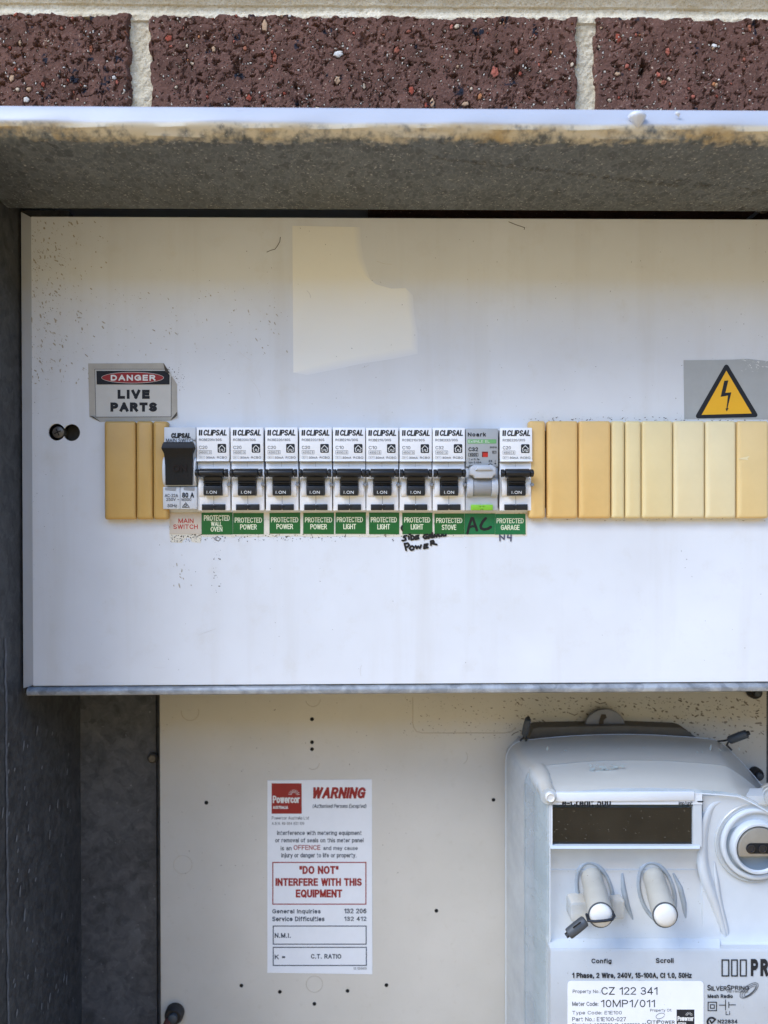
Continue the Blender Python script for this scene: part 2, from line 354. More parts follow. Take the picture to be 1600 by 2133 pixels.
def mk_hood():
    m = MT('weathered_painted_galvanised'); 
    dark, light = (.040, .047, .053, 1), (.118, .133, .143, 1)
    v = m.n('TexVoronoi'); v.inputs['Scale'].default_value = 260
    mp0 = m.pos((1, .55, 1)); wn = m.n('TexNoise'); wn.inputs['Scale'].default_value = 340; m.l(mp0, wn.inputs['Vector']); wa = m.n('VectorMath', operation='MULTIPLY_ADD'); m.l(wn.outputs['Color'], wa.inputs[0]); wa.inputs[1].default_value = (.006, .006, .006); m.l(mp0, wa.inputs[2]); mp = wa.outputs[0]; m.l(mp, v.inputs['Vector'])
    s = m.n('SeparateColor'); m.l(v.outputs['Color'], s.inputs[0])
    g = m.ramp(s.outputs[0], [(0, dark), (1, light)])
    e = m.n('TexVoronoi', feature='DISTANCE_TO_EDGE'); e.inputs['Scale'].default_value = 260; m.l(mp, e.inputs['Vector'])
    g = m.mix(.42, g, m.ramp(m.noise(300, 6, .7, sc=(1, .55, 1), dist=1.5), [(.32, scale_c(dark, .75)), (.7, scale_c(light, 1.2))]))
    g = m.mix(m.ramp(e.outputs['Distance'], [(0, (.4, .4, .4, 1)), (.14, BLK)]), g, (.22, .24, .25, 1))
    g = m.mix(m.ramp(m.noise(22, 5, .7), [(.4, BLK), (.7, (.5, .5, .5, 1))]), g, (.060, .064, .062, 1))
    g = m.mix(m.ramp(m.noise(760, 2, .5), [(.64, BLK), (.70, WHT)]), g, (.35, .35, .33, 1))
    # the paint was sprayed from the front and ends raggedly a little way in under the hood
    geo = m.n('NewGeometry'); sp = m.n('SeparateXYZ'); m.l(geo.outputs['Position'], sp.inputs[0])
    n1 = m.noise(45, 6, .65, sc=(.6, 1, 1)); n2 = m.noise(260, 4, .6)
    a = m.n('Math', operation='MULTIPLY_ADD'); m.l(n1, a.inputs[0]); a.inputs[1].default_value = .022; m.l(sp.outputs[1], a.inputs[2])
    b = m.n('Math', operation='MULTIPLY_ADD'); m.l(n2, b.inputs[0]); b.inputs[1].default_value = .020; m.l(a.outputs[0], b.inputs[2])
    mr = m.n('MapRange'); mr.inputs[1].default_value = -.078; mr.inputs[2].default_value = -.050; m.l(b.outputs[0], mr.inputs[0])
    zm = P(800, 254, -.0885).z; lo = m.n('MapRange'); lo.inputs[1].default_value = zm + .0002; lo.inputs[2].default_value = zm - .0012; m.l(sp.outputs[2], lo.inputs[0])
    stain_and_bounce = m.mix(m.ramp(m.noise(38, 5, .7, sc=(.5, 1, 1)), [(.5, BLK), (.66, WHT)]), lin('#bbb29d'), lin('#a08a60'))  # orange stains over a beige that has warm ground bounce painted in
    paint = m.mix(lo.outputs[0], lin('#9fa1a7'), stain_and_bounce)
    c = m.mix(m.mix(1.0, m.ramp(mr.outputs[0], [(.40, BLK), (.62, WHT)]), lo.outputs[0], 'MULTIPLY'), paint, g)
    c = m.mix(m.ramp(m.noise(420, 3, .6, sc=(.25, 1, 1)), [(.70, BLK), (.76, (.35, .35, .35, 1))]), c, lin('#6e6a66'))
    m.color(c); m.bump(m.noise(160, 5, .6), .2, .0006)
    return m.set(.5, .05, .4)
M['hood'] = mk_hood()
def mk_brick():
    m = MT('clay_brick'); at = m.n('Attribute', attribute_name='tone')
    n1 = m.noise(70, 6, .7); n2 = m.noise(900, 4, .6)
    base = m.ramp(n1, [(.3, lin('#4e382f')), (.5, lin('#5e4339')), (.72, lin('#6e5045'))])
    base = m.mix(m.ramp(n2, [(.62, BLK), (.70, (.7, .7, .7, 1))]), base, lin('#a08a7c'))
    base = m.mix(m.ramp(m.noise(820, 3, .6, dist=.6), [(.60, BLK), (.66, (.85, .85, .85, 1))]), base, lin('#33241e'))
    base = m.mix(m.ramp(m.noise(640, 2, .5), [(.70, BLK), (.72, WHT)]), base, lin('#a8907c'))
    af = m.n('Attribute', attribute_name='stone'); c = m.mix(af.outputs['Fac'], base, at.outputs['Color'])
    m.color(c); m.bump(m.noise(1500, 4, .7), .6, .0006)
    return m.set(.95, 0, .08)
M['brick'] = mk_brick()
def mk_mortar():
    m = MT('sandy_mortar'); n = m.noise(1100, 4, .7); a = m.noise(40, 4, .6)
    c = m.ramp(a, [(.3, lin('#bcae92')), (.7, lin('#d0c6b0'))])
    c = m.mix(m.ramp(n, [(.5, BLK), (.68, (.7, .7, .7, 1))]), c, lin('#98825e'))
    m.color(c); m.bump(n, .8, .0008); return m.set(.9, 0, .2)
M['mortar'] = mk_mortar()
M['white'] = plain('white_moulded_plastic', '#eaeaea', .38, var=.05)
M['grey_white'] = plain('aged_white_plastic', '#c4c7ca', .42, var=.08)
M['lt_grey'] = plain('light_grey_plastic', '#b4b7bb', .42, var=.06)
M['mid_grey'] = plain('mid_grey_plastic', '#8b8d90', .42, var=.06)
M['face_grey'] = plain('silver_grey_label', '#a3a5a5', .42, var=.06)
M['black'] = plain('black_plastic', '#15181d', .42, var=.2, spec=.45)
M['rocker'] = plain('worn_black_plastic', '#111113', .5, var=.3, spec=.3)
M['lime'] = plain('lime_plastic', '#7cb82e', .45, var=.05)
M['band'] = plain('green_print', '#6aa566', .5, var=.05, bump=0)
M['red_ind'] = plain('red_indicator', '#b8241a', .4, var=.05, bump=0)
M['red_dark'] = plain('dark_red_indicator', '#6e0f0c', .4, var=.05, bump=0)
M['ink'] = plain('dark_print', '#26282c', .6, var=.1, bump=0, spec=.2)
M['ink_grey'] = plain('grey_print', '#55585e', .6, var=.1, bump=0, spec=.2)
M['ink_blue'] = plain('dark_blue_print', '#2c3947', .6, var=.15, bump=0, spec=.2)
M['ink_white'] = plain('white_print', '#d8d8d4', .6, var=.04, bump=0, spec=.2)
M['ink_cream'] = plain('cream_print', '#dfe0c0', .6, var=.05, bump=0, spec=.2)
M['ink_red'] = plain('red_print', '#b0201f', .55, var=.12, bump=0, spec=.2)
M['ink_on'] = plain('faded_print', '#231b18', .6, var=.2, bump=0, spec=.2)
M['marker'] = plain('black_marker_ink', '#0c0e18', .35, var=.3, bump=0)
M['marker_faded'] = plain('faded_marker_ink', '#4d4f66', .4, var=.35, vscale=500, bump=0)
M['amber'] = plain('deep_yellowed_plastic', '#bf9a58', .45, var=.10, vscale=35)
M['gold'] = plain('yellowed_plastic', '#dcb673', .45, var=.07, vscale=60)
M['straw'] = plain('pale_yellowed_plastic', '#e0cc98', .45, var=.05, vscale=60)
M['wheat'] = plain('wheat_plastic', '#dec288', .45, var=.06, vscale=50)
M['cream'] = plain('cream_plastic', '#e2d1a4', .45, var=.05, vscale=60)
M['green'] = plain('green_sticker', '#0b5d22', .4, var=.12, vscale=90)
M['green2'] = plain('brighter_green_sticker', '#0b6a3a', .4, var=.1, vscale=90)
M['beige_sticker'] = plain('faded_beige_sticker', '#c3b6a4', .5, var=.07)
def mk_tape():
    m = MT('dirty_tape'); n = m.noise(420, 5, .7); g = m.noise(90, 4, .6)
    c = m.mix(m.mix(1.0, m.ramp(n, [(.56, BLK), (.62, WHT)]), m.ramp(g, [(.45, BLK), (.6, WHT)]), 'MULTIPLY'), lin('#d6cfbd'), lin('#6f624c'))
    m.color(c); m.bump(n, .3, .0004); return m.set(.6, 0, .3)
M['tape'] = mk_tape()
M['label_grey'] = plain('dirty_clear_border', '#a9a49a', .4, var=.15, vscale=70)
M['label_white'] = plain('dulled_white_label', '#bdbbb5', .4, var=.05)
M['label_clean'] = plain('white_printed_label', '#dfe2e6', .4, var=.03)
M['silver'] = plain('silver_sticker', '#a3a5a4', .42, .15, var=.06)
M['warn_yellow'] = plain('warning_yellow', '#e6ac18', .45, var=.03, bump=0)
M['label_red'] = plain('label_red', '#8e1418', .45, var=.08, bump=0)
M['curl'] = plain('curled_sticker_edge', '#4a4238', .6, var=.3)
M['patch'] = plain('reflection_patch_paint', '#efeddf', .3, var=.03, vscale=20)  # pale tone of the reflection painted on the panel
M['grime'] = plain('brown_grime', '#4b4238', .9, var=.3, bump=0)
M['grime_soft'] = plain('dusty_grime', '#80776a', .9, var=.25, bump=0)
M['hole'] = plain('dark_hole', '#0a0908', .9, var=.2, bump=0)
M['scr'] = plain('dull_screw_steel', '#6b655c', .45, .6, var=.3, vscale=600)
M['lead'] = plain('grey_seal_plastic', '#41464b', .55, .1, var=.15)
M['wire'] = plain('twisted_steel_wire', '#2b2e33', .5, .4, var=.2)
M['ring_line'] = plain('board_shade_line', '#b8afa0', .6, var=.1)
M['meter'] = plain('pale_meter_plastic', '#bac1c7', .42, var=.06, vscale=50)
M['meter_hi'] = plain('bright_meter_plastic', '#cdd2d7', .4, var=.04, vscale=50)
for _k in ('meter', 'meter_hi'):
    _b = M[_k].node_tree.nodes['Principled BSDF']; _b.inputs['Coat Weight'].default_value = .5; _b.inputs['Coat Roughness'].default_value = .1
M['plate'] = plain('grey_meter_plate', '#aeb3b7', .42, var=.05, vscale=50)
M['shade_rib_grey'] = plain('grey_blue_shade_rib', '#8f9aa4', .4, var=.15, vscale=200)  # hole-edge shading put into the collar tone; the ribs share it
M['meter_base'] = plain('dark_meter_base', '#5a544b', .6, var=.15)
M['lug'] = plain('zinc_lug', '#80828a', .5, .4, var=.15)
M['dome'] = plain('white_button_plastic', '#cfcfcb', .35, var=.03)
M['collar'] = plain('grey_button_sleeve', '#aaa79d', .45, var=.06)
M['seal_ring'] = plain('dark_gap_ring', '#4a5055', .5, var=.1)
M['port_metal'] = plain('dull_port_metal', '#918d84', .42, .3, var=.12, vscale=90)
M['lens'] = plain('dark_lens', '#1b1d25', .15, var=.1, bump=0)
M['rust'] = plain('red_cable', '#5e2e26', .5, var=.2)
M['rubber'] = plain('brown_rubber', '#2b2521', .6, var=.25)
def mk_lcd():
    m = MT('dusty_display_glass'); m.color(m.ramp(m.noise(60, 5, .6), [(.3, lin('#12110f')), (.7, lin('#24211c'))]))
    return m.set(.22, 0, .5)
M['lcd'] = mk_lcd()
M['dust_light'] = plain('pale_dust', '#7a7262', .9, var=.2, bump=0)
def mk_clear(name, tint, alpha, rough, dust=False):
    m = MT(name); tr = m.n('BsdfTransparent'); mx = m.n('MixShader')
    tr.inputs[0].default_value = (.93, .95, .95, 1)
    c = m.ramp(m.noise(35, 6, .65), [(.3, scale_c(lin(tint), .9)), (.7, lin(tint))]); m.set(rough, 0, .5)
    a = m.ramp(m.noise(26, 6, .7, sc=(.5, 1, 1)), [(.35, (alpha - .08,) * 3 + (1,)), (.65, (alpha + .07,) * 3 + (1,))])
    if dust:                                   # dust lies where the moulding faces up
        g = m.n('NewGeometry'); sp = m.n('SeparateXYZ'); m.l(g.outputs['Normal'], sp.inputs[0])
        ad = m.n('Math', operation='MULTIPLY_ADD'); m.l(m.noise(55, 6, .7), ad.inputs[0]); ad.inputs[1].default_value = .55; m.l(sp.outputs[2], ad.inputs[2])
        f = m.ramp(ad.outputs[0], [(.70, BLK), (1.0, (.75, .75, .75, 1))])
        c = m.mix(f, c, lin('#b5ad9e')); a = m.mix(f, a, (.93, .93, .93, 1))
    m.color(c); m.l(a, mx.inputs[0]); m.l(tr.outputs[0], mx.inputs[1]); m.l(m.b.outputs[0], mx.inputs[2]); m.l(mx.outputs[0], m.out.inputs[0])
    m.bump(m.noise(240, 4), .08, .0004); m.b.inputs['Coat Weight'].default_value = .6; m.b.inputs['Coat Roughness'].default_value = .1
    return m.m
M['clear'] = mk_clear('dusty_clear_plastic', '#d2d5d5', .5, .3, True)
M['clear2'] = mk_clear('clear_plastic', '#c6cfd4', .45, .2)
M['clear3'] = mk_clear('inner_clear_plastic', '#cfd9de', .38, .16, True)
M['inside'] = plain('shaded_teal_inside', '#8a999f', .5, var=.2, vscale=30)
M['ground'] = plain('clay_paving', (.74, .47, .205, 1), .85, var=.2, vscale=3, bump=.3, bscale=60)

# ------------------------------------------------------------------ setting: ground and brick wall
GZ = -1.45
bm = N()
BOUNCE_BANK = 3.9
gp = [(60, 0), (-1.6, 0), (-2.2, .08), (-2.8, .6), (-5.0, BOUNCE_BANK - .4), (-5.7, BOUNCE_BANK), (-60, BOUNCE_BANK + .6)]   # level paving, then an added unseen bank that blocks low sky and bounces warm light
loft(bm, [[(x, y, GZ + h) for y, h in gp] for x in (-60, -20, -8, -4, -2, 0, 2, 4, 8, 20, 60)], closed=False)
for f in bm.faces:
    f.normal_update()
    if f.normal.z < 0: f.normal_flip()
g = build('ground', bm, M['ground']); props(g, kind='structure')

WY = 0.006
BX0, BX1 = P(36, 1000, 0).x, 0.44          # inner faces of the meter box sides
BZ1 = PZ(800, 295, P(800, 295, -0.084).z).z  # underside of the hood
BZ0 = -0.47
def vnoise(shape, cell, rng, octaves=3):
    out = np.zeros(shape); amp = 1.0; tot = 0
    for o in range(octaves):
        c = max(cell / 2 ** o, 1.01); h, w_ = int(shape[0] / c) + 3, int(shape[1] / c) + 3
        g_ = rng.random((h, w_)); yy = np.arange(shape[0]) / c; xx = np.arange(shape[1]) / c
        y0 = yy.astype(int); x0 = xx.astype(int); fy = (yy - y0)[:, None]; fx = (xx - x0)[None]
        fy = fy * fy * (3 - 2 * fy); fx = fx * fx * (3 - 2 * fx)
        a = g_[np.ix_(y0, x0)]; b = g_[np.ix_(y0, x0 + 1)]; c_ = g_[np.ix_(y0 + 1, x0)]; d = g_[np.ix_(y0 + 1, x0 + 1)]
        out += amp * ((a * (1 - fx) + b * fx) * (1 - fy) + (c_ * (1 - fx) + d * fx) * fy); tot += amp; amp *= .5
    return out / tot - .5
def grid_mesh(name, X, Z, Y, material, parent, tone=None):
    h, w_ = Y.shape
    co = np.stack([np.broadcast_to(X, (h, w_)), Y, np.broadcast_to(Z, (h, w_))], -1).reshape(-1, 3) - np.array(ROOT[parent])
    i = np.arange(h * w_).reshape(h, w_); q = np.stack([i[:-1, :-1], i[:-1, 1:], i[1:, 1:], i[1:, :-1]], -1).reshape(-1, 4)
    me = bpy.data.meshes.new(name); me.vertices.add(h * w_); me.vertices.foreach_set('co', co.astype('f').ravel())
    nq = len(q); me.loops.add(nq * 4); me.loops.foreach_set('vertex_index', q.astype('i').ravel())
    me.polygons.add(nq); me.polygons.foreach_set('loop_start', np.arange(0, nq * 4, 4, dtype='i'))
    try: me.polygons.foreach_set('loop_total', np.full(nq, 4, 'i'))
    except Exception: pass
    me.update(calc_edges=True); me.validate()
    if tone is not None:
        ca = me.color_attributes.new('tone', 'FLOAT_COLOR', 'POINT'); ca.data.foreach_set('color', tone.reshape(-1).astype('f'))
        fa = me.attributes.new('stone', 'FLOAT', 'POINT'); fa.data.foreach_set('value', tone[..., 3].reshape(-1).astype('f'))
    me.materials.append(material)
    for p in me.polygons: p.use_smooth = False
    o = bpy.data.objects.new(name, me); COL.objects.link(o); o.parent = parent; ROOT[o] = ROOT[parent]
    return o
def brick_face(x0, x1, z0, z1, seed, parent, step=.00041):
    rng = np.random.default_rng(seed)
    nx, nz = int((x1 - x0) / step), int((z1 - z0) / step)
    X = np.linspace(x0, x1, nx)[None]; Z = np.linspace(z0, z1, nz)[:, None]
    H = vnoise((nz, nx), 60, rng, 4) * .0014 + vnoise((nz, nx), 4, rng, 2) * .00045
    H += np.minimum(0, .09 - np.abs(vnoise((nz, nx), 16, rng, 3))) * 0
    crack = vnoise((nz, nx), 22, rng, 4)
    H -= np.clip(.018 - np.abs(crack), 0, 1) / .018 * np.clip(vnoise((nz, nx), 30, rng, 2) * 3, 0, 1) * .0016
    tone = np.zeros((nz, nx, 4))
    def stamp(n, lo, hi, fn, jag=.2):
        for _ in range(n):
            cx, cz = rng.uniform(x0, x1), rng.uniform(z0, z1); a = lo + (hi - lo) * rng.random() ** 3
            b = a * rng.uniform(.7, 1.7); th = rng.choice([0, 0, math.pi / 2, rng.uniform(0, 3.1)]); m = max(a, b) * 1.7
            i0, i1 = max(int((cx - m - x0) / step), 0), min(int((cx + m - x0) / step) + 2, nx)
            j0, j1 = max(int((cz - m - z0) / step), 0), min(int((cz + m - z0) / step) + 2, nz)
            if i1 - i0 < 2 or j1 - j0 < 2: continue
            dx, dz = X[:, i0:i1] - cx, Z[j0:j1] - cz
            p = (dx * math.cos(th) + dz * math.sin(th)) / a; q = (-dx * math.sin(th) + dz * math.cos(th)) / b
            an = np.arctan2(q, p); rr = np.hypot(p, q) * (1 + jag * np.sin(an * 2 + rng.uniform(0, 6)) + jag * .8 * np.sin(an * 5 + rng.uniform(0, 6)))
            fn(slice(j0, j1), slice(i0, i1), rr, a)
    area = (x1 - x0) * (z1 - z0) / (.23 * .076)
    def pit(j, i, rr, a):
        d = min(a * 1.4, .0028) * rng.uniform(.6, 1.3); H[j, i] = H[j, i] - d * np.clip((1.2 - rr) * 2.2, 0, 1) ** .7 * (rr < 1.2)
    stamp(int(2600 * area), .00025, .0010, pit, .3)
    stamp(int(16 * area), .0009, .0024, pit, .3)
    pal = ['#9c5a4a', '#8c4636', '#a98c70', '#b9a68e', '#86503f', '#8f5a44', '#a06a45', '#c4beb4']
    def stone(colr, lift):
        def fn(j, i, rr, a):
            k = np.clip((1 - rr) * 5, 0, 1); hh = H[j, i]
            H[j, i] = np.where(rr < 1, np.maximum(hh, -.0004) + lift * np.sqrt(np.clip(1 - rr * rr, 0, 1)), np.where(rr < 1.35, hh - .0006, hh))
            t = tone[j, i]; c = lin(colr() if callable(colr) else colr)
            for q in range(3): t[..., q] = np.where(k > 0, c[q], t[..., q])
            t[..., 3] = np.maximum(t[..., 3], k)
        return fn
    stamp(int(90 * area), .0006, .0020, stone(lambda: rng.choice(pal), .0005), .13)
    stamp(int(520 * area), .0003, .0006, stone('#bdb3a4', .0001), .1)
    blob = np.clip((vnoise((nz, nx), 20, rng, 3) - .23) * 16, 0, 1) * np.clip(vnoise((nz, nx), 3, rng, 2) * 8 + .5, 0, 1)
    for q, c in enumerate(lin('#23252d')[:3]): tone[..., q] = np.where(blob > .25, c, tone[..., q])
    tone[..., 3] = np.maximum(tone[..., 3], np.where(blob > .25, blob, 0))
    rag = vnoise((nz, nx), 14, rng, 4) * .0035
    e = np.minimum(np.minimum(X - x0, x1 - X), np.minimum(Z - z0, z1 - Z)) + np.clip(rag * 1.3, -.0022, .001)
    H -= .011 * (1 - np.clip(e / .0022, 0, 1)) ** 2
    return grid_mesh('brick', X, Z, WY - H, M['brick'], parent, tone)

wall = thing('brick_wall', (0, WY + .11, GZ), 'brown speckled clay brick wall with sandy mortar joints above the meter box', 'wall')
ZB = P(0, 26, WY).z                                  # top of the course over the box
zl, zr = P(0, 21, WY).z, P(1600, 38, WY).z
ZB = (zl + zr) / 2 + .0005
j1 = P(290, 120, WY).x; j2 = P(1221, 120, WY).x      # upright joints
JW = .0044
# fine bricks in view, plain ones further off in one mesh
def fine(x0, x1, z0, z1, seed): brick_face(x0, x1, z0, z1, seed, wall)
fine(j1 - .232, j1 - JW, ZB - .076, ZB, 3); fine(j1 + JW, j2 - JW + .0004, ZB - .076, ZB, 5); fine(j2 + JW, j2 + .232, ZB - .076, ZB, 8)
bm = N(); bm2 = N()
bl, ch = .242, .087
zt, zbot = 1.15, GZ
n0 = int((zbot - ZB) / ch) - 1; n1 = int((zt - ZB) / ch) + 1
for k in range(n0, n1):
    z1 = ZB + k * ch; z0 = z1 - .076
    offx = j1 + (.0 if k % 2 == 0 else bl / 2)
    for i in range(-2, 11):
        x0 = offx + i * bl + JW; x1 = x0 + bl - 2 * JW
        if k == 0 and i in (-1, 0, 1): continue
        if x1 > BX0 - .012 and x0 < BX1 + .012 and z0 < BZ1 + .016 and z1 > BZ0 - .012:
            if x0 < BX0 - .012: x1 = min(x1, BX0 - .012)
            elif x1 > BX1 + .012: x0 = max(x0, BX1 + .012)
            elif z1 > BZ1 + .016: z0 = BZ1 + .016
            elif z0 < BZ0 - .012: z1 = BZ0 - .012
            else: continue
            if x1 - x0 < .006 or z1 - z0 < .006: continue
            if x1 > BX0 - .011 and x0 < BX1 + .011 and z0 < BZ1 + .015 and z1 > BZ0 - .011: continue
        box(bm, x0, x1, WY, WY + .10, z0, z1, .0025, 0, 1)
build('brick_course', bm, M['brick'], wall)
xa, xb = j1 - 2 * bl, j1 + 11 * bl
my = WY + .0035
for (x0, x1, z0, z1) in ((xa, BX0 - .006, zbot, zt), (BX1 + .006, xb, zbot, zt), (BX0 - .006, BX1 + .006, BZ1 + .05, zt), (BX0 - .006, BX1 + .006, zbot, BZ0 - .006)):
    box(bm2, x0, x1, my + .012, WY + .11, z0, z1)
build('wall_core', bm2, M['mortar'], wall)
rng = np.random.default_rng(11)
st = .0007; mx0, mx1, mz0, mz1 = -.5, .5, ZB - .088, ZB + .1
X = np.arange(mx0, mx1, st)[None]; Z = np.arange(mz0, mz1, st)[:, None]
sh = (Z.shape[0], X.shape[1])
H = vnoise(sh, 3, rng, 2) * .0011 + vnoise(sh, 40, rng, 4) * .0022
zz = (Z - ZB - .0055) / .0055
H = H - .0026 * np.clip(1 - zz * zz, 0, 1) + np.where(np.abs(zz) < 1.6, .0022, .0012) - np.where(np.abs(Z - ZB - .0055) < .0015, .0008, 0)
dist = np.full(sh, 1.0)
inz = np.minimum(ZB - Z, Z - (ZB - .076))
for a_, b_ in ((j1 - .232, j1 - JW), (j1 + JW, j2 - JW), (j2 + JW, j2 + .232)):
    ins = np.minimum(np.minimum(X - a_, b_ - X), inz)          # well inside a brick the bed falls away behind it
    H = np.where(ins > .0022, H - .009 * np.clip((ins - .0022) / .002, 0, 1), H)
grid_mesh('mortar', X, Z, my + .001 - H, M['mortar'], wall)

# ------------------------------------------------------------------ the meter box
YB, YF = .092, -.084
mb = thing('meter_box', ((BX0 + BX1) / 2, YB, BZ0), 'galvanised steel meter box with white painted hood set into the brick wall', 'meter box')
bm = N()
ztop = P(800, 221, -.087).z; zmid = P(800, 254, -.0885).z; zlow = BZ1
prof = [(WY + .004, ztop + .016), (-.0815, ztop + .0012), (-.0838, ztop + .0007), (-.0848, ztop - .0004)]
prof += [(-.0858, ztop - .0026), (-.0880, zmid + .0008), (-.0882, zmid - .0004)]
prof += [(-.0878, zmid - .0024), (-.0868, zlow + .0030), (-.0855, zlow + .0010), (-.0835, zlow)]
ys = [-.0835 + (-.0075 + .0835) * i / 14 for i in range(1, 15)]
prof += [(y, zlow) for y in ys] + [(-.0072, zlow + .0008), (-.0070, zlow + .0012), (-.0068, zlow + .022), (YB, zlow + .022)]      # steps up into a dark cavity over the panel
hx0, hx1 = BX0 - .012, BX1 + .012
rnd = random.Random(2)
def lump(x, q): return .00035 * math.sin(x * 61 + q) + .0002 * math.sin(x * 173 + q * 2)
xs = [hx0 + (hx1 - hx0) * i / 160 for i in range(161)]
loft(bm, [[(x, y + (lump(x, k * .4) if 3 < k < 10 else 0), z + (lump(x, k) * .6 if 2 < k < 10 else 0)) for k, (y, z) in enumerate(prof)] for x in xs], closed=False)
bmesh.ops.recalc_face_normals(bm, faces=bm.faces)
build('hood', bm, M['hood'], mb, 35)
bm = N()
def drip(u, v0, v1, rpx, out):
    c = P(u, v0, -.0884); e = P(u, v1, -.0884); r = rpx * .00021
    loops = []
    for i in range(9):
        t = i / 8; rr = r * (math.sin(min(t * 2.6, 1) * math.pi / 2) * (1 - max(t - .4, 0) / .6) ** .8 + .02)
        z = c.z + (e.z - c.z) * t
        loops.append([Vector((c.x + rr * math.cos(a) + (t ** 2) * .0006, -.0884 + .0004 - abs(math.sin(a)) * 0 - out * max(0, math.sin(a)) * rr / r, z)) for a in [2 * math.pi * k / 14 for k in range(14)]])
    loft(bm, loops, cap0=True, cap1=True)
drip(1327, 228, 266, 19, .0035); drip(1412, 231, 243, 6, .0008)
bmesh.ops.recalc_face_normals(bm, faces=bm.faces)
build('paint_drip', bm, plain('white_gloss_paint', '#b9bcc2', .3, var=.02), mb, 60)
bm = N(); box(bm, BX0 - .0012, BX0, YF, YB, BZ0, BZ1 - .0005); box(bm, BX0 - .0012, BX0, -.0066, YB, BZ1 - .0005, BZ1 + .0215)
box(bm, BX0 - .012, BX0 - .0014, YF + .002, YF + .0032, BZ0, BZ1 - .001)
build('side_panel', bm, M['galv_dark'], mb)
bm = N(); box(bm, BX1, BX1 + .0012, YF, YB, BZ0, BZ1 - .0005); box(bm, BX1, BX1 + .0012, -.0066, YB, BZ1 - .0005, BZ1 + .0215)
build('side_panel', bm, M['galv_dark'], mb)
bm = N(); box(bm, BX0 + .0002, BX1 - .0002, YF, YB, BZ0 - .0012, BZ0)
build('floor_panel', bm, M['galv_dark'], mb)
bm = N(); box(bm, BX0 + .0002, BX1 - .0002, YB, YB + .0012, BZ0, BZ1 + .0215)
build('back_panel', bm, M['galv_back'], mb)
# narrow flange beside the meter board
bm = N(); a = P(167, 1600, .089)
box(bm, a.x, P(326, 1700, .089).x, .0885, .0905, BZ0 + .001, -.05)
build('mounting_flange', bm, M['galv_back'], mb)
# painted-over streak down the side
bm = N(); rnd = random.Random(5)
cl = []
for v in range(1330, 2260, 18):
    q = PX(12 + (v - 1330) * .007 + rnd.gauss(0, .8), v, BX0 + .0004); cl.append(q)
for p, q in zip(cl, cl[1:]):
    h = .0011
    bm.faces.new([bm.verts.new((BX0 + .0004, p.y - h, p.z)), bm.verts.new((BX0 + .0004, p.y + h, p.z)), bm.verts.new((BX0 + .0004, q.y + h, q.z)), bm.verts.new((BX0 + .0004, q.y - h, q.z))])
build('paint_streak', bm, plain('chalky_paint', '#5d6066', .8, var=.4, vscale=300), mb)
bm = N(); rnd = random.Random(15)
for k in range(64):
    t = rnd.random(); u = rnd.uniform(4, 150); v = 1480 + 640 * rnd.random() ** .8
    if rnd.random() < (u - 20) / 190: continue
    q = PX(u, v, BX0 + .0005 + 1e-6 * k); ln = rnd.choice([1, 1, 1.6, 2.6]) * .0013; wd = .0011
    pts = []
    for i in range(6):
        an = 2 * math.pi * i / 6; pts.append(bm.verts.new((q.x, q.y + wd * math.cos(an) * rnd.uniform(.6, 1.2) + ln * math.sin(an) * .2, q.z + ln * math.sin(an) * rnd.uniform(.7, 1.1))))
    bm.faces.new(pts)
o = build('paint_spatter', bm, plain('spattered_paint', '#74777c', .8, var=.3), mb); o['kind'] = 'stuff'
# cross rail below the switch panel
bm = N(); rz1 = P(800, 1428, -.001).z; rz0 = P(800, 1446, -.001).z
ax = P(58, 1440, 0).x
prof = [(.012, rz1), (.0006, rz1), (-.0012, rz1 - .0008), (-.0018, (rz0 + rz1) / 2), (-.0014, rz0 + .0007), (.0002, rz0), (.012, rz0)]
extx(bm, prof, ax, BX1 - .001)
build('cross_rail', bm, M['galv_rail'], mb, 50)
# black frame edge seen in the gap above and left of the panel
bm = N(); box(bm, P(36, 0, .01).x, P(52, 0, .01).x, .006, .010, P(0, 1440, .01).z, P(0, 436, .01).z)
box(bm, P(52, 0, .01).x, P(150, 0, .01).x, .004, .010, P(0, 452, .004).z, P(0, 438, .004).z)
build('panel_rebate', bm, M['galv_dark'], mb)
# stamped text on the underside
bm = N()
def roof_text(s, u0, v0, u1, v1, hgt, mi=0):
    a, b = PZ(u0, v0, zlow - .0002), PZ(u1, v1, zlow - .0002)
    n0_ = len(bm.verts); txt(bm, s, 0, 0, 1, hgt, 0, mi, bold=-.004); bm.verts.ensure_lookup_table()
    d = (b - a); L = d.length; d.normalize(); nrm = Vector((d.y, -d.x, 0)) if False else Vector((-d.y, d.x, 0))
    for v_ in bm.verts[n0_:]:
        p = a + d * v_.co.x * L - nrm * v_.co.z
        v_.co = Vector((p.x, p.y, zlow - .0002))
roof_text('GALVABOND G21 steel made by BlueScope Steel', 896, 333, 1410, 392, .0045)
roof_text('GALVABOND G21', 1452, 428, 1640, 450, .004)
roof_text('22 08 14 07:26', 1400, 382, 1590, 404, .0038)
build('stamped_lettering', bm, plain('faint_stamp_ink', '#4e4b42', .7, var=.4, vscale=900, bump=0), mb)
# screws of the flange
bm = N(); c = P(317, 1580, .086)
lathe(bm, (c.x, c.z), [(.0032, .0885), (.0032, .0865), (.0022, .0855)], 16)
build('flange_screw', bm, M['scr'], mb, 40)

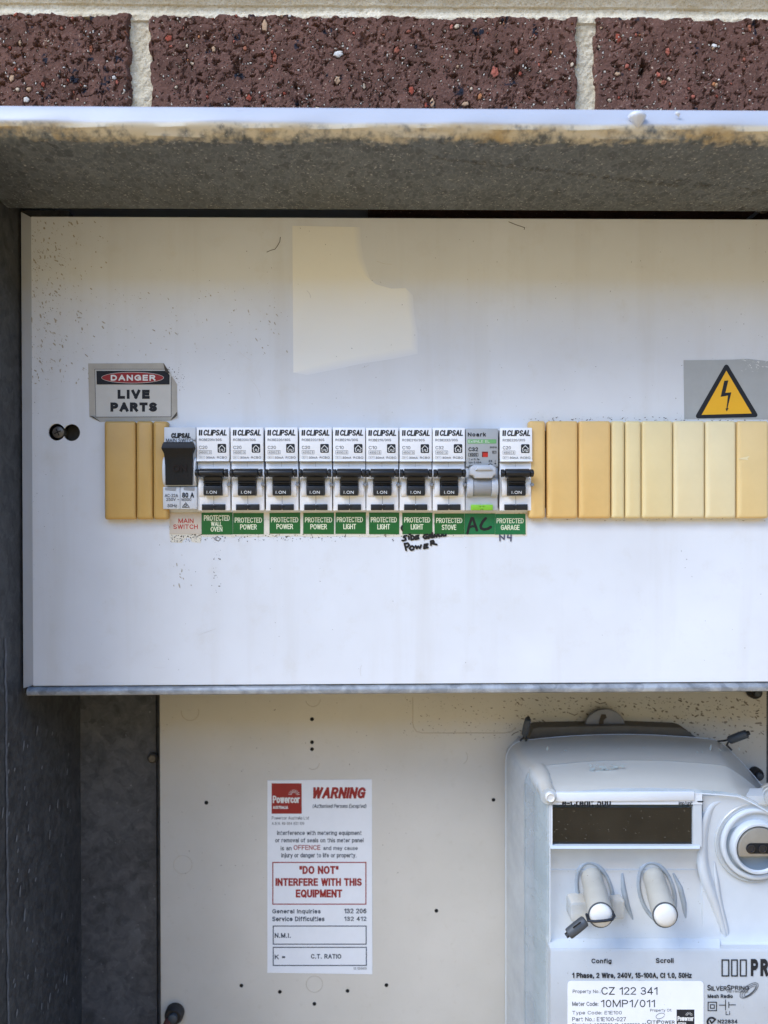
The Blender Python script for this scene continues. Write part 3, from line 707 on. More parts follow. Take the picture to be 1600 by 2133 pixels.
# ------------------------------------------------------------------ the white switch panel
PL = P(66, 700, 0).x; PR = BX1 - .004; PT = P(800, 454.5, 0).z; PB = P(800, 1424, 0).z
sp = thing('switch_panel', (0, .002, PB), 'large white enamelled switchboard panel carrying the row of breakers', 'panel')
hx0, hx1, hz0, hz1 = P(228, 0, 0).x, P(1590, 0, 0).x, P(800, 1059, 0).z, P(800, 897, 0).z
cs = [P(118, 900, 0), P(149, 901, 0)]; rr = .0046
bm = N(); T = .0012
def sheet(x0, x1, z0, z1): box(bm, x0, x1, 0, T, z0, z1)
kx0, kx1, kz0, kz1 = cs[0].x - .008, cs[1].x + .008, cs[0].z - .008, cs[0].z + .008
sheet(hx0, PR, hz1, PT); sheet(hx0, PR, PB, hz0); sheet(hx1, PR, hz0, hz1)
sheet(PL, hx0, kz1, PT); sheet(PL, hx0, PB, kz0); sheet(PL, kx0, kz0, kz1); sheet(kx1, hx0, kz0, kz1)
# the square with the keyhole slot: outline of two overlapping circles
d = (cs[1].x - cs[0].x) / 2; a0 = math.acos(d / rr); key = []
mid = (cs[0] + cs[1]) / 2
for i in range(25):
    t = -(math.pi - a0) + 2 * (math.pi - a0) * i / 24; key.append((cs[1].x + rr * math.cos(t), cs[1].z + rr * math.sin(t)))
for i in range(25):
    t = a0 + (2 * math.pi - 2 * a0) * i / 24; key.append((cs[0].x + rr * math.cos(t), cs[0].z + rr * math.sin(t)))
def sq(p):
    dx, dz = p[0] - mid.x, p[1] - mid.z; hx, hz = (kx1 - kx0) / 2, (kz1 - kz0) / 2
    cxm, czm = (kx0 + kx1) / 2, (kz0 + kz1) / 2
    s = min(hx / abs(dx) if abs(dx) > 1e-9 else 1e9, hz / abs(dz) if abs(dz) > 1e-9 else 1e9)
    return (cxm + dx * s, czm + dz * s)
outer = [sq(p) for p in key]
loft(bm, [[(x, 0, z) for x, z in outer], [(x, 0, z) for x, z in key], [(x, T, z) for x, z in key], [(x, T, z) for x, z in outer]])
# fill the four corners of the square
for cxx, czz in ((kx0, kz0), (kx1, kz0), (kx1, kz1), (kx0, kz1)):
    near = sorted(range(len(outer)), key=lambda i: (outer[i][0] - cxx) ** 2 + (outer[i][1] - czz) ** 2)
    best = None
    for i in range(len(outer)):
        j = (i + 1) % len(outer)
        if abs(outer[i][0] - cxx) + abs(outer[j][0] - cxx) + abs(outer[i][1] - czz) + abs(outer[j][1] - czz) < .012:
            onx = abs(outer[i][0] - cxx) < 1e-7; onx2 = abs(outer[j][0] - cxx) < 1e-7
            if onx != onx2: poly(bm, [(outer[i][0], 0, outer[i][1]), (cxx, 0, czz), (outer[j][0], 0, outer[j][1])])
# folded edges: left cheek with mitred ends, thin lips above and below
zt2, zb2 = P(46, 442, .004).z, P(51, 1433, .004).z; xo = P(47, 900, .004).x
loft(bm, [[(PL, 0, PT - .0003), (xo, .0035, zt2), (xo, .02, zt2)], [(PL, 0, PB + .0003), (xo, .0035, zb2), (xo, .02, zb2)]], closed=False)
loft(bm, [[(PL, 0, PT), (PL, .0012, PT + .0007), (PL, .02, PT + .0008)], [(PR, 0, PT), (PR, .0012, PT + .0007), (PR, .02, PT + .0008)]], closed=False)
loft(bm, [[(PL, 0, PB), (PL, .0012, PB - .0006), (PL, .02, PB - .0007)], [(PR, 0, PB), (PR, .0012, PB - .0006), (PR, .02, PB - .0007)]], closed=False)
bmesh.ops.recalc_face_normals(bm, faces=bm.faces)
build('panel_sheet', bm, M['panel'], sp)
# pale patch: a reflection in the gloss, painted in as lighter colour
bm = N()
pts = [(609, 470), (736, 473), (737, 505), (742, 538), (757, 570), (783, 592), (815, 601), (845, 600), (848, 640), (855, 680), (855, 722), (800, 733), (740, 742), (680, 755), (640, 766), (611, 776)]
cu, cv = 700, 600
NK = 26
for k in range(NK):                     # right and lower borders of the painted reflection fade in steps
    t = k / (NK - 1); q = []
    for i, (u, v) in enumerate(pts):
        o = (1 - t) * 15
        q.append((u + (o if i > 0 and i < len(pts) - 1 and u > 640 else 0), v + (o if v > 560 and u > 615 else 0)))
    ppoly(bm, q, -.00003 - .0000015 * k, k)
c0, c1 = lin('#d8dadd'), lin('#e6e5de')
build('reflection_patch', bm, [plain('reflection_patch_paint', tuple(a + (b - a) * (k + 1) / NK for a, b in zip(c0, c1)), .3, var=.03, vscale=20) for k in range(NK)], sp)
bm = N(); rnd = random.Random(21)
flecks(bm, 150, (66, 470, 190, 1250), -.0001, .25, .85, rnd, 0, 2.4, 1.0, lambda u, v: max(0, 1 - (u - 66) / 70) * (1 if 520 < v < 800 else .25))
flecks(bm, 70, (120, 560, 420, 760), -.0001, .3, .8, rnd, 0, 2.0, .8)
flecks(bm, 230, (420, 465, 1600, 880), -.0001, .25, .95, rnd, 0, 2.2)
flecks(bm, 70, (200, 1080, 1600, 1400), -.0001, .3, .9, rnd, 0, 2.0)
flecks(bm, 110, (1090, 868, 1600, 877), -.0001, .4, 1.4, rnd, 0, 3, 0)
flecks(bm, 22, (440, 1128, 460, 1235), -.0001, .5, 1.7, rnd, 0, 2)
flecks(bm, 40, (1100, 1079, 1600, 1085), -.0001, .4, 1.1, rnd, 0, 3, 0)
flecks(bm, 60, (345, 765, 385, 815), -.0001, .4, 1.2, rnd, 0, 2)
for q in ([(584, 494), (583, 503), (578, 512), (573, 519), (565, 521), (556, 525)], [(1060, 462), (1075, 468), (1093, 474), (1092, 478)]): stroke(bm, q, 1.3, -.0001)
o = build('dirt_specks', bm, M['grime'], sp); o['kind'] = 'stuff'
bm = N(); rnd = random.Random(31)
flecks(bm, 420, (66, 460, 260, 800), -.00009, .5, 2.4, rnd, 0, 3, 1.0, lambda u, v: max(0, 1 - (u - 66) / 170) ** 1.6)
flecks(bm, 120, (240, 600, 600, 740), -.00009, .5, 2.0, rnd, 0, 3, .8)
flecks(bm, 16, (360, 1150, 400, 1225), -.00009, .6, 2.4, rnd, 0, 3, 1.2)
o = build('dust_smears', bm, plain('thin_dust', '#aaa292', .9, var=.2, bump=0), sp); o['kind'] = 'stuff'
bm = N(); rnd = random.Random(63)
for _ in range(9):
    u, v, a, L = rnd.uniform(90, 1580), rnd.choice([rnd.uniform(470, 860), rnd.uniform(1140, 1410)]), rnd.uniform(0, 3.1), rnd.uniform(8, 46); b = rnd.uniform(-.5, .5)
    stroke(bm, [(u + L * t * math.cos(a + b * t), v + L * t * math.sin(a + b * t)) for t in (0, .33, .66, 1)], rnd.uniform(.5, 1.1), -.00008)
o = build('scratches', bm, plain('worn_paint_line', '#cccbc8', .6, var=.15, vscale=200, bump=0), sp); o['kind'] = 'stuff'
# handwriting under the stickers
bm = N(); Yh = -.00035
SX = lambda x: 830 + x * 280 / 1600
SY = lambda y: 1060 + y * 280 / 1600
def hand(pts, wpx=3.9, bm_=None, Y=None): stroke(bm_ or bm, [(SX(x), SY(y)) for x, y in pts], wpx, Y or Yh)
hand([(45, 205), (35, 230), (48, 255)])
hand([(100, 318), (70, 322), (60, 335), (85, 350), (88, 368), (60, 378), (45, 376)])
hand([(122, 325), (126, 360)]); hand([(128, 303), (140, 301)])
hand([(150, 318), (152, 368), (185, 358), (188, 335), (165, 318), (150, 318)])
hand([(240, 316), (208, 322), (204, 362), (242, 352)]); hand([(206, 342), (236, 336)])
hand([(345, 304), (308, 310), (295, 335), (315, 354), (345, 346), (346, 330), (328, 332)])
hand([(362, 350), (366, 310), (392, 305), (396, 322), (372, 332), (404, 340)])
hand([(402, 285), (408, 340)]); hand([(425, 336), (430, 306), (455, 334), (462, 304)])
hand([(480, 304), (484, 326), (515, 322), (518, 304)]); hand([(530, 306), (538, 322), (562, 318), (566, 303)])
hand([(72, 412), (92, 492)]); hand([(72, 415), (112, 408), (128, 430), (110, 452), (84, 456)])
hand([(150, 445), (132, 470), (150, 490), (180, 482), (186, 455), (165, 442), (150, 445)])
hand([(205, 440), (218, 472), (236, 445), (256, 470), (270, 432)])
hand([(350, 418), (310, 424), (304, 470), (350, 460)]); hand([(306, 446), (340, 438)])
hand([(388, 432), (384, 385), (415, 378), (424, 396), (395, 410), (455, 424)])
build('handwriting', bm, M['marker'], sp)
bm = N()
hand([(1210, 378), (1206, 312), (1258, 362), (1262, 310)], 2.8, bm); hand([(1305, 312), (1298, 340), (1345, 344)], 2.8, bm); hand([(1342, 310), (1338, 382)], 2.8, bm)
build('faded_handwriting', bm, M['marker_faded'], sp)
# the panel screw in the keyhole slot
sc_ = thing('panel_screw', (cs[0].x, .01, cs[0].z), 'dull cross-head screw in the keyhole slot at the panel left edge', 'screw')
bm = N(); lathe(bm, (cs[0].x + .0003, cs[0].z), [(.0030, .008), (.0034, .0022), (.0031, .0012), (.0018, .0006)], 20)
build('screw_head', bm, M['scr'], sc_, 40)
bm = N()
for a in (.4, .4 + math.pi / 2):
    ca, sa = math.cos(a), math.sin(a); q = []
    for x, z in ((-.0019, -.0003), (.0019, -.0003), (.0019, .0003), (-.0019, .0003)): q.append((cs[0].x + .0003 + x * ca - z * sa, cs[0].z + x * sa + z * ca))
    poly(bm, q, .0005 if a < 1 else .00049)
build('cross_slot', bm, M['hole'], sc_)
bm = N(); lathe(bm, (cs[1].x - .0004, cs[1].z), [(.0052, .012), (.0052, .007)], 20)
build('threaded_bracket', bm, plain('dark_bracket_steel', '#35322e', .5, .4, var=.3, vscale=500), sc_)

# ------------------------------------------------------------------ blank covers
BG = 'yellowed blanking covers either side of the breakers'
def blank(u0, u1, mname, label, v0=876.5, v1=1080, out=.0046, dx=0):
    um, vm = (u0 + u1) / 2, (v0 + v1) / 2
    a, b = P(u0, vm, -out), P(u1, vm, -out); t, bt = P(um, v0, -out), P(um, v1, -out)
    bm = N(); x0, x1, z0, z1 = a.x + .00014, b.x - .00014, bt.z, t.z
    L = []
    for ins, y, r in ((0, .0006, .0012), (0, -out + .0014, .0012), (.0004, -out + .0005, .0013), (.0015, -out, .0015), ):
        L.append([Vector((x, y, z)) for x, z in rrect(x0 + ins, x1 - ins, z0 + ins, z1 - ins, r)])
    L = [q[::-1] for q in L]
    loft(bm, L, cap1=True); bmesh.ops.recalc_face_normals(bm, faces=bm.faces)
    o = build('blanking_cover', bm, M[mname], None, 50)
    return props(o, label, 'blank cover', BG)
blank(216, 282, 'amber', 'wide deep yellow blanking cover under the DANGER label, leftmost of all', 877, 1082)
blank(283, 317, 'amber', 'narrow deep yellow blanking cover second from the left under the DANGER label', 877, 1082)
blank(318, 349, 'amber', 'narrow deep yellow blanking cover partly behind the main switch', 877, 1082)
blank(1102, 1137, 'gold', 'narrow shaded yellow blanking cover right of the garage breaker, before the black gap')
blank(1140.5, 1205, 'gold', 'wide golden blanking cover just right of the black gap')
blank(1206.5, 1273.5, 'gold', 'wide golden blanking cover left of the two narrow paler ones')
blank(1275, 1302.5, 'straw', 'narrowest pale yellow blanking cover beside the wide golden one')
blank(1303.5, 1337, 'straw', 'narrow pale yellow blanking cover, second of the narrow pale pair')
blank(1338, 1403, 'straw', 'wide pale blanking cover just right of the narrow pale pair')
blank(1404, 1469.5, 'cream', 'wide cream blanking cover below the left corner of the warning triangle')
blank(1470.5, 1535, 'cream', 'wide cream blanking cover below the middle of the warning triangle')
bk = blank(1536.5, 1603, 'wheat', 'yellow blanking cover with a gouge on its left edge, rightmost of the row')
bm = N()
ppoly(bm, [(1537, 956), (1548, 953), (1562, 950), (1557, 955), (1559, 958), (1546, 957)], -.00475); 
build('gouge', bm, M['cream'], bk)
bm = N(); prect(bm, 300, 1079.5, 303, 1084.5, -.0002)
bm.free()

# ------------------------------------------------------------------ breakers
MM = .001
def modw(): return 8.75
RC = {}
def rcbo_meshes():
    W = 8.72
    b = N()
    box(b, -W * MM, W * MM, -.0042, .003, 0, .0262, .0003)
    box(b, -W * MM, W * MM, -.0062, .003, .0264, .0447, .0004)
    box(b, -W * MM, W * MM, -.0067, -.0060, .0264, .0271, .0002)
    RC['body'] = (b, 'white')
    for s in (-1, 1):
        b = N(); pr = []
        for i in range(13):
            t = -math.pi / 2 - math.pi * i / 12
            pr.append((-.0040 + .0020 * math.cos(t), .0126 + .0052 * math.sin(t)))
        x0, x1 = (4.9, 7.9) if s > 0 else (-7.9, -4.9)
        extx(b, pr, x0 * MM, x1 * MM, bev=.0004)
        RC['cheek%d' % s] = (b, 'white')
    b = N()
    pr = [(-.0041, .0080), (-.0072, .0081), (-.0083, .0086), (-.0083, .0131), (-.0068, .0135), (-.0066, .0142), (-.0084, .0147), (-.0086, .0152), (-.0074, .0155), (-.0090, .0182), (-.0095, .0205), (-.0041, .0205)]
    extx(b, pr, -4.7 * MM, 4.7 * MM, bev=.0002)
    pr = []
    for i in range(13):
        t = math.pi / 2 + math.pi * i / 12
        pr.append((-.0076 + .0044 * math.cos(t), .0201 + .0024 * math.sin(t)))
    extx(b, pr, -6.5 * MM, 6.5 * MM, bev=.0004)
    pr2 = [(-.0072 + (y + .0072) * .88, .0201 + (z - .0201) * .9) for y, z in pr]
    extx(b, pr2, -8.7 * MM, -6.75 * MM, bev=.0004); extx(b, pr2, 6.75 * MM, 8.7 * MM, bev=.0004)
    extx(b, [(-.0072 + (y + .0072) * .6, .0201 + (z - .0201) * .6) for y, z in pr], -7 * MM, 7 * MM)
    RC['toggle'] = (b, 'black')
    b = N(); txt(b, 'I.ON', -2.9 * MM, .0090, 2.4 * MM, .0106, -.00838, bold=.008)
    RC['toggle_lettering'] = (b, 'ink_white')
    b = N()
    box(b, -6.3 * MM, -.2 * MM, -.0052, -.004, .0002, .0034, .0002); box(b, .2 * MM, 6.3 * MM, -.0052, -.004, .0002, .0034, .0002)
    box(b, -1.5 * MM, 1.5 * MM, -.0056, -.004, .0022, .0030, .0002); box(b, -.45 * MM, .45 * MM, -.0055, -.004, .0009, .0024, .0001)
    RC['clip'] = (b, 'black')
    b = N()
    poly(b, [(-.00012, .0035), (.00012, .0035), (.00012, .0079), (-.00012, .0079)], -.00425)
    poly(b, [(-.00025, .0237), (-.00012, .0237), (-.00012, .0262), (-.00025, .0262)], -.00425)
    poly(b, [(-.0087, .02555), (.0087, .02555), (.0087, .02568), (-.0087, .02568)], -.00425)
    RC['seam'] = (b, 'mid_grey')
    b = N(); lathe(b, (.0085, .0139), [(.0010, -.004), (.0010, -.0068), (.0007, -.0071)], 14)
    RC['rivet'] = (b, 'mid_grey')
KX = lambda x: (x - 726) * .0664 * MM
KZ = lambda y: (755 - y) * .0664 * MM
def kt(b, s, x0, y0, x1, y1, mi=0, **k): txt(b, s, KX(x0), KZ(y1), KX(x1), KZ(y0), -.00632, mi, **k)
def kframe(b, x0, y0, x1, y1, t=2.2, mi=0, Y=-.00632):
    for q in ((x0, y0, x1, y0 + t), (x0, y1 - t, x1, y1), (x0, y0 + t, x0 + t, y1 - t), (x1 - t, y0 + t, x1, y1 - t)):
        poly(b, [(KX(q[0]), KZ(q[1])), (KX(q[2]), KZ(q[1])), (KX(q[2]), KZ(q[3])), (KX(q[0]), KZ(q[3]))], Y, mi)
def rcbo_print(model, rating):
    b = N()
    for x in (613, 629):
        poly(b, [(KX(x + 3), KZ(102)), (KX(x + 15), KZ(102)), (KX(x + 12), KZ(148)), (KX(x), KZ(148))], -.00632)
    kt(b, 'CLIPSAL', 652, 101, 839, 149, bold=.03, shear=.18)
    kt(b, model, 616, 172, 798, 193, 1, bold=.004)
    kt(b, rating, 616, 231, 682, 257, 1)
    kframe(b, 616, 268, 717, 298, 2, 1); kframe(b, 685, 270, 687, 296, 2, 1)
    kt(b, '4500', 624, 275, 678, 292, 1); kt(b, '3', 695, 275, 708, 292, 1)
    kframe(b, 616, 313, 662, 336, 1.5, 2); kt(b, 'x~', 624, 318, 654, 331, 2)
    kt(b, '30mA', 672, 317, 742, 335, 1, bold=.006); kt(b, 'RCBO', 760, 317, 840, 335, 1, bold=.006)
    return b
def rcbo_icon():
    b = N()
    poly(b, rrect(KX(765), KX(834), KZ(287), KZ(216), 8 * .0664 * MM, 4), -.00632, 0)
    def ln(pts, wd=5):
        for i, ((x0, y0), (x1, y1)) in enumerate(zip(pts, pts[1:])):
            L = math.hypot(x1 - x0, y1 - y0); nx, ny = -(y1 - y0) / L * wd / 2, (x1 - x0) / L * wd / 2
            _SK[0] += 1
            poly(b, [(KX(x0 + nx), KZ(y0 + ny)), (KX(x1 + nx), KZ(y1 + ny)), (KX(x1 - nx), KZ(y1 - ny)), (KX(x0 - nx), KZ(y0 - ny))], -.0064 - 2e-6 * (_SK[0] % 20), 1)
    ln([(773, 254), (799, 227), (827, 254)]); ln([(779, 250), (779, 277), (790, 277)]); ln([(821, 250), (821, 277), (806, 277), (806, 258)])
    ln([(806, 260), (794, 258), (792, 268), (800, 272)], 4)
    return b
rcbo_meshes()
PRINT = {}
def local_part(name, key, parent, mats=None, smooth=40):
    if key not in PRINT:
        b, m_ = RC[key]
        o = build(name, b, M[m_], parent, smooth, local=True); PRINT[key] = o.data
    else:
        o = bpy.data.objects.new(name, PRINT[key]); COL.objects.link(o); o.parent = parent
    return o
def printed(name, key, maker, mats, parent):
    if key not in PRINT:
        o = build(name, maker(), mats, parent, False, local=True); PRINT[key] = o.data
    else:
        o = bpy.data.objects.new(name, PRINT[key]); COL.objects.link(o); o.parent = parent
    return o
RG = 'white safety breakers with black toggles'
def rcbo(u0, u1, model, rating, label):
    um = (u0 + u1) / 2; v1 = 1063.5
    c = P(um, v1, -.0050)
    t = thing('safety_breaker', (c.x, 0, c.z), label, 'circuit breaker', RG)
    t.rotation_euler = (0, random.uniform(-.004, .004), random.uniform(-.012, .012)); t.location.y += random.uniform(-.0003, .0003)
    local_part('body', 'body', t); local_part('cheek', 'cheek-1', t); local_part('cheek', 'cheek1', t)
    tg = local_part('toggle', 'toggle', t)
    local_part('lettering', 'toggle_lettering', tg, smooth=False)
    local_part('clip', 'clip', t); local_part('seam', 'seam', t, smooth=False); local_part('rivet', 'rivet', t)
    printed('lettering', (model, rating), lambda: rcbo_print(model, rating), [M['ink'], M['ink_grey'], M['mid_grey']], t)
    printed('house_symbol', 'icon', rcbo_icon, [M['ink'], M['ink_white']], t)
    return t
rc = [
 (411.5, 478.5, 'RCBE220/30S', 'C20', 'white C20 safety breaker right beside the main switch, above the WALL OVEN sticker'),
 (482, 550, 'RCBE220/30S', 'C20', 'white C20 safety breaker above the leftmost PROTECTED POWER sticker'),
 (554, 621.5, 'RCBE220/30S', 'C20', 'white C20 safety breaker above the middle PROTECTED POWER sticker'),
 (624.5, 692, 'RCBE220/30S', 'C20', 'white C20 safety breaker above the rightmost PROTECTED POWER sticker'),
 (694.5, 761, 'RCBE210/30S', 'C10', 'white C10 safety breaker above the leftmost PROTECTED LIGHT sticker'),
 (763.5, 830, 'RCBE210/30S', 'C10', 'white C10 safety breaker above the middle PROTECTED LIGHT sticker'),
 (833, 899.5, 'RCBE210/30S', 'C10', 'white C10 safety breaker above the LIGHT sticker with handwriting under it'),
 (902, 968.5, 'RCBE232/30S', 'C32', 'white C32 safety breaker above the PROTECTED STOVE sticker'),
 (1041.5, 1109, 'RCBE220/30S', 'C20', 'white C20 safety breaker above the GARAGE sticker, beside the yellow blank covers'),
]
for a in rc: rcbo(*a)

# the grey breaker with the lime clip
NX = lambda x: (x - 1138) * .0712 * MM
NZ = lambda y: (705 - y) * .0712 * MM
c = P(1003.8, 1063.5, -.005)
nb = thing('grey_breaker', (c.x, 0, c.z), 'grey breaker with grey toggle, red indicator and lime clip above the AC sticker', 'circuit breaker')
def nbox(b, x0, y0, x1, y1, yf, yb=.003, bev=.0003, mi=0): box(b, NX(x0), NX(x1), yf, yb, NZ(y1), NZ(y0), bev, mi)
bm = N(); nbox(bm, 1016, 375, 1261, 704, -.0042); build('body', bm, M['lt_grey'], nb, 40, local=True)
bm = N(); nbox(bm, 1016, 82, 1261, 372, -.0058); build('label_face', bm, M['face_grey'], nb, 40, local=True)
for x0, x1 in ((1021, 1070), (1208, 1258)):
    bm = N(); pr = []
    for i in range(13):
        t = -math.pi / 2 - math.pi * i / 12; pr.append((-.0040 + .0045 * math.cos(t), NZ(525) + .0056 * math.sin(t)))
    extx(bm, pr, NX(x0), NX(x1), bev=.0004); build('cheek', bm, M['lt_grey'], nb, 40, local=True)
bm = N()
pr = [(-.004 + .0042 * math.cos(-math.pi / 2 - math.pi * i / 12), NZ(525) + .0050 * math.sin(-math.pi / 2 - math.pi * i / 12)) for i in range(13)]
extx(bm, pr, NX(1074), NX(1206), bev=.0002)
build('drum', bm, M['mid_grey'], nb, 30, local=True)
bm = N()
prism(bm, [(NX(x), NZ(y)) for x, y in ((1040, 380), (1070, 362), (1205, 362), (1238, 380), (1240, 436), (1222, 440), (1206, 462), (1078, 462), (1060, 440), (1036, 436))], -.0098, -.004, .0008)
prism(bm, [(NX(x), NZ(y)) for x, y in ((1078, 404), (1094, 372), (1180, 372), (1212, 404))], -.0108, -.0095, .0006)
build('toggle', bm, M['lt_grey'], nb, 40, local=True)
bm = N(); nbox(bm, 1055, 660, 1135, 703, -.0054, -.004); nbox(bm, 1141, 660, 1222, 703, -.0054, -.004); nbox(bm, 1116, 664, 1160, 674, -.0058, -.005); nbox(bm, 1132, 674, 1144, 694, -.0057, -.005, .0001)
build('clip', bm, M['lime'], nb, 40, local=True)
bm = N(); Yn = -.00592
def nrect(b, x0, y0, x1, y1, Y=Yn, mi=0): poly(b, [(NX(x0), NZ(y0)), (NX(x1), NZ(y0)), (NX(x1), NZ(y1)), (NX(x0), NZ(y1))], Y, mi)
def ntx(s, x0, y0, x1, y1, mi=0, Y=Yn, **k): txt(bm, s, NX(x0), NZ(y1), NX(x1), NZ(y0), Y, mi, **k)
nrect(bm, 1028, 165, 1247, 196, mi=1)
ntx('Ex9NLE EL', 1034, 171, 1196, 190, 2, Yn - .00004)
ntx('Noark', 1030, 113, 1168, 143, bold=.05); ntx('C32', 1035, 225, 1108, 255, bold=.03); ntx('90519', 1198, 219, 1250, 232, bold=.02)
for q in ((1035, 268, 1110, 271), (1035, 291, 1110, 294), (1035, 271, 1038, 291), (1107, 271, 1110, 291)): nrect(bm, *q)
ntx('6000', 1046, 273, 1100, 290, bold=.03); ntx('t \u2264 0.1s', 1037, 308, 1118, 323, bold=.02); ntx('I\u0394n 0.03A', 1037, 332, 1134, 347, bold=.02); ntx('230/240V', 1037, 358, 1125, 371, bold=.02)
ntx('E3', 1190, 322, 1215, 338, bold=.02); ntx('I', 1237, 322, 1240, 338); ntx('+', 1232, 342, 1246, 356, bold=.03)
nrect(bm, 1217, 252, 1247, 255); nrect(bm, 1217, 269, 1247, 272); nrect(bm, 1217, 255, 1220, 269); nrect(bm, 1244, 255, 1247, 269); ntx('x~', 1222, 257, 1242, 267, bold=.02)
for p, q in (((1186, 358), (1202, 346)), ((1202, 346), (1218, 358)), ((1192, 356), (1192, 370)), ((1212, 356), (1212, 370))):
    L = math.hypot(q[0] - p[0], q[1] - p[1]); nx, ny = -(q[1] - p[1]) / L * 1.6, (q[0] - p[0]) / L * 1.6
    poly(bm, [(NX(p[0] + nx), NZ(p[1] + ny)), (NX(q[0] + nx), NZ(q[1] + ny)), (NX(q[0] - nx), NZ(q[1] - ny)), (NX(p[0] - nx), NZ(p[1] - ny))], Yn - .00001)
build('lettering', bm, [M['ink'], M['band'], M['ink_white']], nb, local=True)
bm = N(); nrect(bm, 1138, 258, 1183, 299); nrect(bm, 1138, 258, 1183, 268, Yn - .00003, 1); nrect(bm, 1138, 268, 1146, 299, Yn - .00003, 1)
build('indicator', bm, [M['red_ind'], M['red_dark']], nb, local=True)

# the main switch
AX = lambda x: (x - 176) * .0664 * MM
AZ = lambda y: (755 - y) * .0664 * MM
c = P(375, 1062.5, -.005)
ms = thing('main_switch', (c.x, 0, c.z), 'older main switch with big black rocker at the left end of the row', 'switch')
bm = N()
box(bm, AX(50), AX(306), -.0052, .003, AZ(562), AZ(84), .0004)
box(bm, AX(40), AX(178), -.0056, .003, AZ(748), AZ(566), .0005); box(bm, AX(179.5), AX(315), -.0056, .003, AZ(748), AZ(566), .0005)
for x0, x1 in ((44, 68), (297, 312)):
    pr = [(-.0046 + .0034 * math.cos(-math.pi / 2 - math.pi * i / 12), AZ(440) + .0078 * math.sin(-math.pi / 2 - math.pi * i / 12)) for i in range(13)]
    extx(bm, pr, AX(x0), AX(x1), bev=.0004)
build('body', bm, M['grey_white'], ms, 40, local=True)
bm = N()
def rk(y, z, w_): return [(AX(176 - w_), y, AZ(z)), (AX(178 + w_), y, AZ(z))]
sec = [(206, -.0046, 112), (208, -.0082, 114), (225, -.0090, 122), (258, -.0094, 129), (266, -.0092, 127), (300, -.0082, 113), (350, -.0076, 109), (430, -.0072, 108), (552, -.0070, 106), (554, -.0046, 103)]
rows = [[(AX(174 - w_), -.0046, AZ(z)), (AX(174 - w_), y, AZ(z)), (AX(174 + w_), y, AZ(z)), (AX(174 + w_), -.0046, AZ(z))] for z, y, w_ in sec]
loft(bm, rows, closed=False); bmesh.ops.recalc_face_normals(bm, faces=bm.faces)
rk_ = build('rocker', bm, M['rocker'], ms, 30, local=True)
bm = N(); txt(bm, 'ON', AX(128), AZ(445), AX(240), AZ(388), -.0078, bold=.02)
build('lettering', bm, M['ink_on'], rk_, local=True)
bm = N(); Ya = -.00535; Yb_ = -.00575
def at_(s, x0, y0, x1, y1, Y=Yb_, **k): txt(bm, s, AX(x0), AZ(y1), AX(x1), AZ(y0), Y, **k)
at_('CLIPSAL', 108, 131, 265, 172, Ya, bold=.06, shear=.12); at_('MAIN SWITCH', 66, 176, 302, 205, Ya)
at_('AC-22A', 57, 624, 163, 650); at_('250V ~', 68, 656, 172, 681); at_('50Hz', 78, 706, 154, 732); at_('80 A', 196, 613, 292, 655, bold=.03); at_('M300', 192, 658, 270, 682)
for p, q in (((197, 733), (225, 694)), ((225, 694), (254, 733)), ((254, 733), (197, 733)), ((212, 722), (222, 730)), ((222, 730), (238, 708)), ((213, 716), (222, 708)), ((222, 708), (232, 716))):
    L = math.hypot(q[0] - p[0], q[1] - p[1]); nx, ny = -(q[1] - p[1]) / L * 2.2, (q[0] - p[0]) / L * 2.2; _SK[0] += 1
    poly(bm, [(AX(p[0] + nx), AZ(p[1] + ny)), (AX(q[0] + nx), AZ(q[1] + ny)), (AX(q[0] - nx), AZ(q[1] - ny)), (AX(p[0] - nx), AZ(p[1] - ny))], Yb_ - 2e-6 * (_SK[0] % 20))
build('lettering', bm, M['ink'], ms, local=True)
bm = N()
bm.free()
for x0, x1 in ((60, 150), (210, 300)):
    bm = N(); poly(bm, [(AX(x0), AZ(572)), (AX(x1), AZ(572)), (AX(x1 - 6), AZ(600)), (AX(x0), AZ(594))], Yb_)
    build('recess', bm, M['mid_grey'], ms, local=True)

# ------------------------------------------------------------------ stickers
def sticker(name, pts, Y, th, mat_, label, cat, group=None):
    t = P(sum(p[0] for p in pts) / len(pts), max(p[1] for p in pts), 0)
    r = thing(name, (t.x, Y, t.z), label, cat, group)
    bm = N(); q = [P(u, v, Y - th) for u, v in pts]; prism(bm, [(p.x, p.z) for p in q], Y - th, Y - .00002)
    build('backing', bm, mat_, r); return r
# dirty tape strip
tp = N()
rnd = random.Random(3); top = [(353, 1067), (1098, 1068)]; bot = []
u = 1098
while u > 420: bot.append((u, 1117 + rnd.uniform(-1, 2.5))); u -= rnd.uniform(6, 16)
bot += [(420, 1117), (418, 1131), (400, 1129), (396, 1120), (385, 1121), (378, 1131), (356, 1129), (353, 1115)]
q = [P(u, v, -.00012) for u, v in top + bot]; prism(tp, [(p.x, p.z) for p in q], -.00012, -.00003)
o = build('tape_strip', tp, M['tape']); props(o, 'dirty cream strip of old label tape under the row of circuit stickers', 'tape')
rnd = random.Random(9); bm = N()
flecks(bm, 210, (355, 1113, 960, 1128), -.00016, .4, 1.5, rnd, 0, 2, None, lambda u, v: 1 if u < 720 else .3)
flecks(bm, 60, (355, 1114, 420, 1130), -.00016, .5, 1.8, rnd, 0, 2)
for q in ([(446, 1122), (452, 1118), (460, 1122), (455, 1127), (447, 1124)],): stroke(bm, q, 1.2, -.00016)
d_ = build('dirt', bm, M['grime'], o); d_['kind'] = 'stuff'
Ys = -.0002; th = .00012
